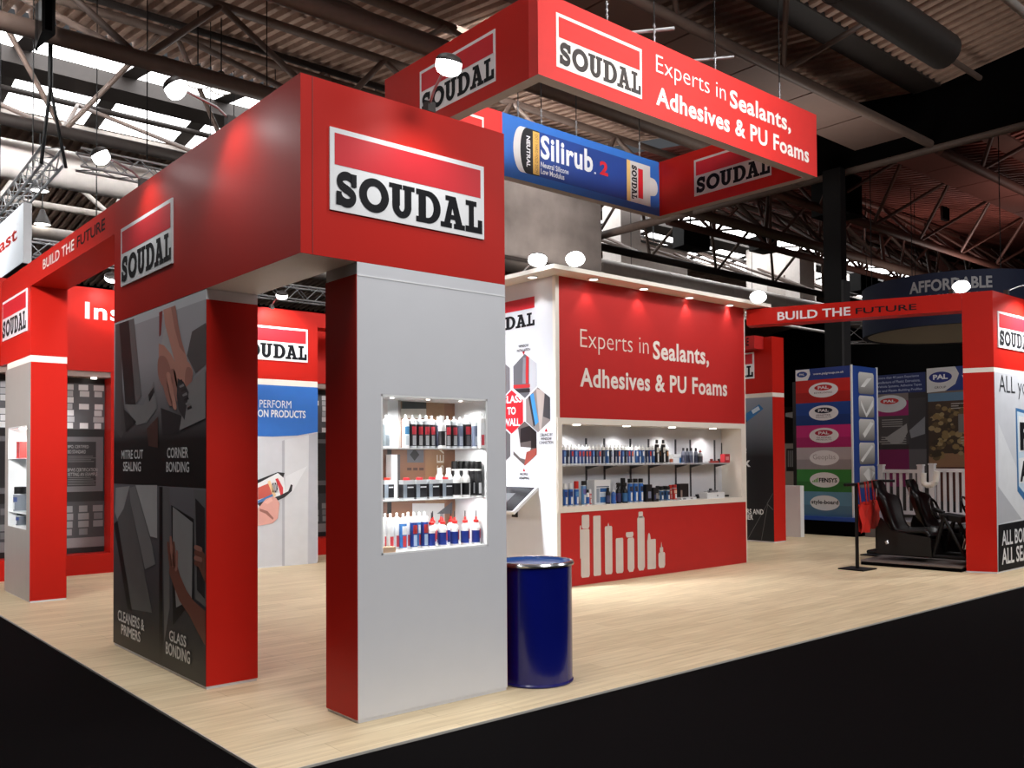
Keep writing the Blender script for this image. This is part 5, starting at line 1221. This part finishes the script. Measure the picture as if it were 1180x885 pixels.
prect(b, PW, y(1047), .9, y(1067), 1.75, .004, pc(88, 84, 86)); prect(b, PW, y(1047), 1.75, y(1067), 2.9, .004, pc(58, 54, 56)); pxpoly(b, PW, [(1048, 496), (1066, 480), (1066, 500), (1050, 505)], .005, pc(128, 128, 132))
ppoly(b, PW, [(-9.12, 3.0), (-9.12, 3.54), (-8.5, 3.54), (-8.42, 3.38), (-8.5, 3.16), (-8.72, 3.02)], .015, pc(206, 206, 206)); pell(b, PW, -8.82, 3.33, .25, .12, .016, pc(24, 40, 120))
prect(b, PW, -9.1, 2.8, -2.6, 2.98, .012, pc(92, 124, 150)); prect(b, PW, -9.1, 2.98, -2.6, 3.02, .012, pc(110, 96, 84)); prect(b, PW, -9.1, 1.5, -2.6, 2.8, .012, pc(66, 50, 38)); prect(b, PW, -9.1, 1.35, -2.6, 1.65, .013, pc(140, 104, 76)); prect(b, PW, -9.1, .6, -2.6, 1.4, .012, pc(80, 44, 36))
random.seed(3)
for k in range(90):
    aa = -9.05+random.random()*.75; zz = 1.55+random.random()*1.15; rr_ = .03+random.random()*.06
    pell(b, PW, aa, zz, rr_, rr_*.8, .013+k*.00005, pc(*[(132, 110, 70), (96, 78, 50), (60, 48, 34), (150, 130, 92)][k % 4]), 7)
prect(b, PW, -8.45, 2.1, -8.0, 2.5, .02, pc(120, 116, 112)); b.build('printed_scene', t)
l = MB(); g = pc(170, 180, 205)
for i, s in enumerate(['with more than 40 years Experience', 'in manufacture of Plastic Extrusions,', 'and Vehicle Systems, Adhesive Tapes', 'Plastic and Plastic Building Profiles']): text(l, PW, s, y(1006), 3.36-i*.1, y(1066)-random.random()*.15, 3.43-i*.1, .005, g, .01)
text(l, PW, 'PAL', -8.98, 3.28, -8.66, 3.39, .017, BOARD, .04); text(l, PW, 'GROUP', -8.95, 3.08, -8.7, 3.13, .017, INK, .0); text(l, PW, 'W', -8.36, 3.24, -8.2, 3.34, .014, BOARD, .02); text(l, PW, 'PAL', y(1025, 463)-.14, 2.83, y(1025, 463)+.14, 2.89, .007, BOARD, .04)
for i in range(4): prect(l, PW, y(1014)+random.random()*.1, 2.42-i*.05, y(1040), 2.44-i*.05, .006, pc(150, 146, 142)); prect(l, PW, y(1012)+random.random()*.1, 2.02-i*.05, y(1044), 2.04-i*.05, .006, pc(150, 146, 142))
for i in range(3): prect(l, PW, -8.6, 2.72-i*.05, -8.1, 2.74-i*.05, .015, pc(170, 166, 160)); prect(l, PW, -8.4, 1.98-i*.06, -8.0, 2.0-i*.06, .015, pc(170, 166, 160))
l.build('lettering', t)
b = MB(); b.box((17.9, 2.5, 0), (19.99, 8.98, .3), pc(70, 66, 66)); b.box((16.9, 2.5, 0), (17.9, 8.98, .34), mat('plinth_grey', (120, 118, 122), .5)); tag(b.build('stand_platform'), 'low grey platform carrying the white picket fence', 'platform')

# picket fences
def fence(label, y0, y1, x, z0, z1):
    t = thing('picket_fence', label, 'fence', (x, y0, z0), 'white picket fences')
    FW = mat('fence_white', (206, 204, 206), .4); 
    for yy in (y0, y1):
        b = MB(); b.box((x-.05, yy-.05, z0), (x+.05, yy+.05, z1+.06), FW); b.extrude([(x-.06, yy-.06, z1+.06), (x+.06, yy-.06, z1+.06), (x+.06, yy+.06, z1+.06), (x-.06, yy+.06, z1+.06)], (0, 0, .03), FW); b.build('post', t)
    for zz in (z0+.1, z1-.08):
        b = MB(); b.box((x-.025, y0+.05, zz), (x+.025, y1-.05, zz+.07), FW); b.build('rail', t)
    b = MB(); n = int((y1-y0)/.115)
    for k in range(1, n): yy = y0+(y1-y0)*k/n; b.box((x-.012, yy-.028, z0+.17), (x+.012, yy+.028, z1-.08), FW)
    b.build('pickets', t); return t
fence('white picket fence panel behind the left racing seat', 8.13, 8.93, 17.5, .34, 1.34)
fen = fence('white picket fence panel partly hidden by the red pillar', 6.9, 7.95, 17.6, .34, 1.36)
b = MB(); pts = [onx(17.2, 1064, 545), onx(17.2, 1064, 556), onx(17.2, 1067, 559), onx(17.2, 1074, 559), onx(17.2, 1078, 555), onx(17.2, 1080, 543)]
b.path(pts, .055, mat('gutter_white', (226, 224, 218), .35), 10); b.build('gutter_sample', fen)

# white pedestal and the building picture
b = MB(); p = onz(0, 909, 618); b.box((p.x-.05, p.y-.3, 0), (p.x+.08, p.y+.4, 1.02), BOARD); tag(b.build('white_pedestal'), 'narrow white pedestal between the dark pillar and the colour tower', 'pedestal')
t = thing('photo_backdrop', 'photo backdrop of a white building left of the colour tower', 'backdrop', (22.5, 14, 0))
b = MB(); q = FY(15.0)
p0 = q.px(895, 600); p1 = q.px(925, 470); b.box((p0[0], 15, 0), (p1[0], 15.1, p1[1]), pc(20, 18, 18)); b.build('panel', t)
b = MB(); pxpoly(b, q, [(905, 476), (919, 474), (919, 500), (914, 500), (914, 482), (905, 480)], .004, pc(196, 196, 198)); pxpoly(b, q, [(904, 511), (920, 511), (920, 560), (904, 560)], .004, pc(170, 162, 154)); pxpoly(b, q, [(906, 517), (915, 517), (915, 543), (906, 543)], .006, pc(40, 36, 36))
for k in range(3): pxpoly(b, q, [(907.5+k*2.3, 519), (909+k*2.3, 519), (909+k*2.3, 538), (907.5+k*2.3, 538)], .008, pc(150, 150, 152))
pxpoly(b, q, [(904, 560), (920, 560), (920, 577), (904, 577)], .005, pc(110, 96, 88)); pxpoly(b, q, [(904, 577), (920, 577), (920, 586), (904, 586)], .005, pc(150, 64, 54)); pxpoly(b, q, [(904, 586), (920, 586), (920, 598), (904, 598)], .005, pc(24, 60, 150)); b.build('printed_scene', t)

# barrier with red bag
s1 = onz(0, 988, 656); s2 = onz(0, 1011, 640)
t = thing('stanchion_barrier', 'slim black two-post barrier with a top rail on the oak floor', 'barrier', (s1.x, s1.y, 0))
dirv = (s2-s1).normalized()
for p in (s1, s2):
    b = MB(); b.box((p.x-.19, p.y-.19, 0.001), (p.x+.19, p.y+.19, .018), BLACK); b.build('base_plate', t)
    b = MB(); b.box((p.x-.018, p.y-.018, .018), (p.x+.018, p.y+.018, 1.19), BLACK); b.build('post', t)
b = MB(); b.tube(s1+Vector((0, 0, 1.2))-dirv*.02+Vector((-.3, .0, 0)), s1+Vector((0, 0, 1.2)), .022, BLACK, 8); b.tube(s1+Vector((0, 0, 1.2)), s2+Vector((0, 0, 1.2)), .022, BLACK, 8); b.tube(s2+Vector((0, 0, 1.2)), s2+Vector((.12, -.25, 1.2)), .022, BLACK, 8); b.build('top_rail', t)
RC = mat('red_cloth', (206, 36, 24), .7, var=.12)
t = thing('red_bag', 'red cloth bag hanging by four straps from the black barrier rail', 'bag', (s1.x, s1.y, .5))
u0 = s1+dirv*.02+Vector((.0, -.02, 0)); L2 = (s2-s1).length; e = s2-Vector((0, .02, 0)); sd = Vector((0, 0, 1)).cross(dirv).normalized()
if sd.y > 0: sd = -sd
ntp = 14; rows = 6; b = MB(); vs = []; 
for j in range(rows+1):
    z = .50+(.90-.50)*j/rows
    for i in range(ntp+1):
        f = i/ntp; off = .05+.035*math.sin(i*2.1)+.02*math.sin(i*5+j); p = s1.lerp(s2, f*.98+.01)+sd*off; vs.append((p.x, p.y, z+.02*math.sin(i*1.3)*(1 if j in (0, rows) else 0)))
k = ntp+1
b.mesh(vs, [(j*k+i, j*k+i+1, (j+1)*k+i+1, (j+1)*k+i) for j in range(rows) for i in range(ntp)], RC, True)
vs2 = [(x-sd.x*.06, y_-sd.y*.06, z) for x, y_, z in vs]; b.mesh(vs2, [(j*k+i, (j+1)*k+i, (j+1)*k+i+1, j*k+i+1) for j in range(rows) for i in range(ntp)], RC, True); b.build('bag_body', t)
for f in (.05, .32, .46, .66, .78, .93):
    b = MB(); p = s1.lerp(s2, f)+sd*.05; q_ = s1.lerp(s2, min(.97, f+random.uniform(-.04, .04)))+sd*.03; w_ = dirv*.045
    b.face([p-w_+Vector((0, 0, .88)), p+w_+Vector((0, 0, .88)), q_+w_+Vector((0, 0, 1.22)), q_-w_+Vector((0, 0, 1.22))], RC); b.face([p-w_-sd*.01+Vector((0, 0, .88)), q_-w_-sd*.01+Vector((0, 0, 1.22)), q_+w_-sd*.01+Vector((0, 0, 1.22)), p+w_-sd*.01+Vector((0, 0, .88))], RC); b.build('strap', t)

# racing simulators
P0 = onz(.06, 992, 646); P1 = onz(.06, 1113, 655); fwd = (P1-P0); fwd.z = 0; Lp_ = fwd.length; fwd.normalize(); rgt = Vector((-fwd.y, fwd.x, 0))
if rgt.x < 0: rgt = -rgt
t = thing('simulator_platform', 'low grey-topped black platform under the racing seats', 'platform', (P0.x, P0.y, 0))
cor = [P0, P0+fwd*(Lp_-.06), P0+fwd*(Lp_-.06)+rgt*2.2, P0+rgt*2.2]
b = MB(); b.prism([(p.x, p.y) for p in cor], 0.002, .05, MBLACK); b.build('base', t)
b = MB(); b.prism([(p.x, p.y) for p in cor], .05, .075, mat('platform_grey', (110, 100, 96), .5)); b.build('top_board', t)
LEA = mat('black_leather', (8, 7, 8), .4, var=.2, spec=.3)
def simulator(label, org):
    t = thing('racing_simulator', label, 'racing seat', (0, 0, 0), 'racing simulator seats')
    def Q(f, r, z): return Vector((0, 0, 0))+fwd*f+rgt*r+Vector((0, 0, z))
    # seat shell: cross sections along the back and pan (forward, height, half width, wing depth)
    sec = smooth([(-.24, 1.16, .10, .02), (-.22, 1.06, .14, .05), (-.18, .96, .13, .04), (-.15, .88, .25, .12), (-.11, .74, .26, .13), (-.05, .56, .23, .12), (0, .42, .24, .13), (.1, .34, .25, .13), (.3, .36, .25, .11), (.5, .41, .24, .07), (.56, .37, .23, .03)], 3)
    vs = []; n = len(sec); prof = [(-1, 1), (-.86, .9), (-.7, .25), (-.3, .02), (0, 0), (.3, .02), (.7, .25), (.86, .9), (1, 1)]
    for i, (f, z, hw, wd) in enumerate(sec):
        a = sec[max(0, i-1)]; c = sec[min(n-1, i+1)]; tf, tz = c[0]-a[0], c[1]-a[1]; l_ = math.hypot(tf, tz) or 1; nf, nz = -tz/l_, tf/l_
        if nf < 0 and nz < 0: nf, nz = -nf, -nz
        for (px_, k_) in prof: vs.append(Q(f+nf*wd*k_, px_*hw, z+nz*wd*k_))
        for (px_, k_) in prof[::-1]: vs.append(Q(f+nf*(wd*k_*.9-.06), px_*hw*1.03, z+nz*(wd*k_*.9-.06)))
    m_ = len(prof)*2; fs = [(i*m_+j, i*m_+(j+1) % m_, (i+1)*m_+(j+1) % m_, (i+1)*m_+j) for i in range(n-1) for j in range(m_)]; fs += [tuple(range(m_)), tuple(range((n-1)*m_, n*m_))[::-1]]
    b = MB(); b.mesh(vs, fs, LEA, True); b.build('seat_shell', t, True)
    b = MB()
    for r in (-.29, .25): b.extrude([Q(-.16, r, .09), Q(.62, r, .09), Q(.6, r, .36), Q(.3, r, .40), Q(.06, r, .44), Q(-.1, r, .62), Q(-.14, r, .5)], rgt*.04, LEA)
    b.extrude([Q(-.1, -.25, .12), Q(.6, -.25, .12), Q(.55, -.25, .3), Q(-.02, -.25, .3)], rgt*.5, BLACK); b.build('side_skirt', t, True)
    b = MB(); b.tube(Q(-.2, -.16, 1.04), Q(-.2, -.155, .92), .012, mat('bright_steel', (190, 190, 194), .3)); b.tube(Q(-.02, -.27, .28), Q(.0, -.27, .24), .03, mat('bright_steel', (190, 190, 194), .3)); b.build('badges', t, True)
    b = MB()
    for r in (-.24, .24):
        b.tube(Q(-.3, r, .1), Q(1.05, r, .1), .03, BLACK); b.tube(Q(-.1, r, .1), Q(0, r, .34), .03, BLACK); b.tube(Q(.45, r, .1), Q(.45, r, .32), .03, BLACK)
        b.tube(Q(.62, r, .1), Q(.78, r, .68), .03, BLACK); b.tube(Q(1.05, r, .1), Q(.78, r, .64), .025, BLACK)
    b.tube(Q(-.3, -.24, .1), Q(-.3, .24, .1), .03, BLACK); b.tube(Q(1.05, -.24, .1), Q(1.05, .24, .1), .03, BLACK); b.build('frame', t, True)
    b = MB(); b.extrude([Q(.7, -.2, .7), Q(.98, -.2, .66), Q(.98, -.2, .58), Q(.7, -.2, .62)], rgt*.4, BLACK); b.tube(Q(.7, 0, .7), Q(.58, 0, .75), .03, BLACK); b.build('wheel_stand', t, True)
    b = MB(); pts = [Q(.57-.05*math.sin(a_), .15*math.cos(a_), .76+.14*math.sin(a_)) for a_ in [2*PI*k/20 for k in range(21)]]; b.path(pts, .017, LEA, 8); b.tube(Q(.57, -.14, .76), Q(.57, .14, .76), .014, BLACK); b.tube(Q(.57, 0, .76), Q(.61, 0, .63), .016, BLACK); b.build('steering_wheel', t, True)
    b = MB(); b.extrude([Q(.9, -.2, .1), Q(1.1, -.2, .24), Q(1.1, .2, .24), Q(.9, .2, .1)], (0, 0, -.02), BLACK)
    for r in (-.12, 0, .12): b.extrude([Q(.97, r-.03, .2), Q(.97, r+.03, .2), Q(1.01, r+.03, .36), Q(1.01, r-.03, .36)], fwd*.012, mat('bright_steel', (190, 190, 194), .3))
    b.build('pedals', t, True)
    t.location = org; return t
o1 = P0+fwd*.33+rgt*.45; o1.z = .075
simulator('black racing seat with steering rig, nearer the red bag', o1)
q_ = onx(P0.x+1.3, 1066, 575); o2 = Vector((P0.x+1.35, q_.y-.0, .075))
simulator('black racing seat with steering rig, farther from the red bag', o2)
t = thing('monitor_stand', 'tall black monitor stand beside the red right pillar', 'monitor', (0, 0, 0))
c_ = onx(P0.x+2.6, 1106, 580)
b = MB(); b.box((c_.x-.05, c_.y-.3, .0), (c_.x+.35, c_.y-.2, .03), BLACK); b.box((c_.x+.1, c_.y-.28, .03), (c_.x+.2, c_.y-.22, 1.4), BLACK); b.build('stand', t)
b = MB(); b.box((c_.x-.25, c_.y-.3, .62), (c_.x+.55, c_.y-.22, 1.42), BLACK); b.build('screen', t)

# ================================================================== LAMPS
def add_light(kind, name, loc, energy, target=None, color=(1, 1, 1), size=None, spot=None, blend=.6, radius=.05, sy=None):
    L = bpy.data.lights.new(name, kind); L.energy = energy; L.color = color
    if kind == 'AREA':
        L.size = size
        if sy: L.shape = 'RECTANGLE'; L.size_y = sy
    else: L.shadow_soft_size = radius
    if spot: L.spot_size = spot; L.spot_blend = blend
    o = bpy.data.objects.new(name, L); COL.objects.link(o); o.location = loc
    if target is not None: o.rotation_euler = (Vector(target)-Vector(loc)).to_track_quat('-Z', 'Y').to_euler()
    return o
def arm_flood(label, base, head, aim, energy=120, size=.085):
    """clip-on exhibition spotlight: bracket, thin arm, lamp head with glowing lens, and its light"""
    base = Vector(base); head = Vector(head); aim = Vector(aim)
    t = thing('arm_spotlight', label, 'spotlight', tuple(base), 'clip-on arm spotlights')
    b = MB(); b.box(tuple(base-Vector((.03, .03, .046))), tuple(base+Vector((.03, .03, .02))), STEELD); b.build('bracket', t)
    b = MB(); b.path([base, base.lerp(head, .25)+Vector((0, 0, .03)), head], .009, ALU, 7); b.build('arm', t)
    d = (aim-head).normalized(); q = d.to_track_quat('-Z', 'Y')
    b = MB(); NS = 18; cs = [Vector((size*math.cos(2*PI*k/NS), size*.78*math.sin(2*PI*k/NS), 0)) for k in range(NS)]
    def shell(mb, rings, mm):
        vs = [head+q @ (c*f+Vector((0, 0, z))) for f, z in rings for c in cs]
        mb.mesh(vs, [(j*NS+k, j*NS+(k+1) % NS, (j+1)*NS+(k+1) % NS, (j+1)*NS+k) for j in range(len(rings)-1) for k in range(NS)]+[tuple(range((len(rings)-1)*NS, len(rings)*NS))], mm, True)
    shell(b, [(1, -.012), (1, 0), (.8, .022), (.45, .034)], STEELD); b.build('lamp_head', t)
    b = MB(); shell(b, [(.97, -.01), (.97, -.05), (.8, -.075), (.4, -.09)], LAMP); b.build('lens', t)
    add_light('SPOT', 'spotlight_beam', head+d*.12, energy, aim, (1, .99, .98), spot=math.radians(120), blend=.8, radius=.06)
    return t
arm_flood('arm spotlight glowing above the front face of the corner header', (3.40, YF+.03, ZT+.05), (3.226, 4.33, 4.02), (3.26, YF-.12, 2.8), 16)
arm_flood('arm spotlight over the left face of the corner header, farther one', (XL+.04, 7.62, ZT+.05), (2.07, 7.34, 4.0), (XL, 7.3, 3.3), 12)
arm_flood('arm spotlight over the left face of the corner header, nearer one', (XL+.04, 5.85, ZT+.05), (2.05, 5.70, 4.0), (XL, 5.6, 3.3), 12)
h = onx(2.1, 101.7, 306.5)
arm_flood('arm spotlight seen under the left red beam', (XL+AW-.05, 11.6, 3.93), onx(3.3, 101.7, 306.5), (4.0, WY, 3.6), 30)
arm_flood('arm spotlight above the white word on the left wall', (4.06, WY+.02, 4.12), ony(WY-.5, 131, 318), (4.0, WY, 3.5), 16, .12)
arm_flood('arm spotlight above the pale poster pillar', ony(QY+.02, 313, 353), ony(QY-.45, 325, 338), (6.1, QY, 3.3), 60)
arm_flood('arm spotlight on the product wall canopy, left of two', (7.55, 8.6, 3.95), onx(7.2, 620, 297), (5.6, 7.2, .6), 12, .12)
arm_flood('arm spotlight on the product wall canopy, right of two', (8.1, 8.2, 3.95), ony(7.55, 662, 297), (6.4, 4.6, 1.0), 6, .12)
arm_flood('arm spotlight at the right end of the product wall canopy', (11.7, 8.0, 3.95), ony(7.5, 873, 341), (9.0, 4.6, 1.0), 6, .12)
pj = QA+dd*.55+nn*.35
arm_flood('arm spotlight over the red beam at the right pillar', QA+dd*.5+Vector((.05, .02, 3.89)), onz(4.02, 1107, 329), (11.0, 3.6, 1.2), 10, .12)
arm_flood('arm spotlight at the right edge of the photo above the right pillar', (13.45, 5.0, 3.9), (13.9, 4.45, 4.05), (13.6, 4.97, 2.2), 260)
def highbay(label, c, r=.28):
    t = thing('high_bay_lamp', label, 'hall lamp', tuple(c), 'high bay lamps'); c = Vector(c)
    b = MB(); b.lathe([(.06, .42), (.1, .3), (r*.8, .12), (r, 0), (r*.96, 0), (r*.75, .1)], STEELD, 24, tuple(c)); b.build('shade', t)
    b = MB(); b.lathe([(0, .02), (r*.92, .02)], LAMPS, 24, tuple(c)); b.build('lens', t)
    b = MB(); b.tube(c+Vector((0, 0, .4)), c+Vector((0, 0, 1.6)), .015, BLACK, 6); b.build('hanger', t)
for (u, v, z, lab) in [(228, 98, 9.6, 'round hall lamp against the skylight, left of two'), (255, 105, 9.6, 'round hall lamp against the skylight, right of two'), (48.8, 259, 8.2, 'round hall lamp below the pipe right of the white hanging sign'), (45.8, 220.4, 8.6, 'round hall lamp beside the lattice truss corner')]:
    highbay(lab, onz(z, u, v), .23)

# room lighting: the hall's high bay floods, canopy downlights, niche lamps and added unseen fill lights
for p in dl: 
    add_light('SPOT', 'canopy_downlight', (p.x, p.y, EZ-.03), 7, (p.x, p.y+.12 if p.y < EY0 else p.y, 3.0), (1, .97, .93), spot=math.radians(75), blend=.5, radius=.03)
for p in ndl: add_light('SPOT', 'niche_downlight', (p.x, EY0+.1, IZ1-.025), 15, (p.x, EY0+.26, 1.0), (1, .98, .96), spot=math.radians(120), blend=.7, radius=.03)
for x in (3.15, 3.43, 3.7): add_light('SPOT', 'niche_lamp', (x, YF+.1, NZ1-.03), 10, (x, YF+.16, 1.0), spot=math.radians(150), blend=.6, radius=.03)
for zz in (S1, S2): add_light('AREA', 'niche_strip', (3.43, YF+.05, zz-.012), 4, (3.43, YF+.16, zz-1), size=.8, sy=.03)
for yy in (N0+.25, N0+.7): add_light('SPOT', 'niche_lamp', (XL+.12, yy, 1.98), 16, (XL+.2, yy, 1.0), spot=math.radians(150), blend=.6, radius=.03)
def flood(name, loc, e, aim, size, spread, c=(1, .99, .985)):
    o = add_light('AREA', name, loc, e, aim, c, size=size); o.data.spread = math.radians(spread); return o
flood('hall_and_fill_front', (3.2, -6, 9.0), 930, (6, 8, 1.8), 4, 180)
flood('hall_and_fill_front', (19, -8, 10.5), 720, (9, 8, 1.8), 5, 180)
flood('hall_flood_left', (-10, 12.2, 5), 38, (2.5, 12, 1.3), 2, 44)
flood('hall_flood_left', (2.6, 9.8, 8.5), 74, (7.6, 8.95, .9), 1.0, 34, (.86, .93, 1))
flood('hall_flood_top', (7.5, 8.6, 9.0), 95, (7.5, 8.6, 0), 4, 110)
flood('hall_flood_top', (3.5, 10, 9.0), 75, (4, 10.5, 0), 3, 95)
flood('hall_flood_top', (.5, 4, 9.5), 85, (1.5, 5, 0), 3, 95)
flood('hall_flood_top', (15.5, 6.5, 8.8), 95, (15, 6.5, 0), 3, 95)
for (x, y, e, c) in [(-2, 4, 52, 1), (8, 2, 45, 1), (18, 10.8, 60, 1), (0, 19, 45, 1), (9, 19, 45, 1), (18, 18, 110, 1), (28, 7, 120, 0), (34, 14, 120, 0)]:
    flood('roof_fill_light', (x, y, 6.1), e, (x, y+.3, 12), 2, 130, (1, .95, .9) if c else (1, .84, .78))  # unseen fill lights added below the roof to brighten the sheets and steel
flood('hall_and_fill_front', (-6, 3, 7), 70, (3.2, 12.4, 2.3), 1.5, 26)  # narrow unseen fill added to lift the far left column's front
flood('hall_and_fill_front', (8, -4, 9), 11, (13.1, 5.1, 2), 1.5, 26)  # narrow unseen fill added to lift the right pillar
flood('duct_fill_light', (11, 15, 9.9), 260, (22, 23.2, 8.8), 2, 56)  # unseen fill added to brighten the right part of the duct
flood('duct_fill_light', (-1, 14, 9.9), 800, (4, 23.2, 8.7), 2, 60)  # unseen fill added to brighten the left part of the duct
flood('sign_flood', (8, -3, 9.5), 110, (9.5, 7.5, 6.7), 1.5, 40)
w = bpy.data.worlds.new('hall_air'); SC.world = w; w.use_nodes = True
w.node_tree.nodes['Background'].inputs['Color'].default_value = (.9, .93, 1, 1); w.node_tree.nodes['Background'].inputs['Strength'].default_value = .08

SC.view_settings.view_transform = 'Standard'; SC.view_settings.look = 'None'; SC.view_settings.gamma = 1
SC.view_settings.use_curve_mapping = False; SC.view_settings.exposure = 0.0
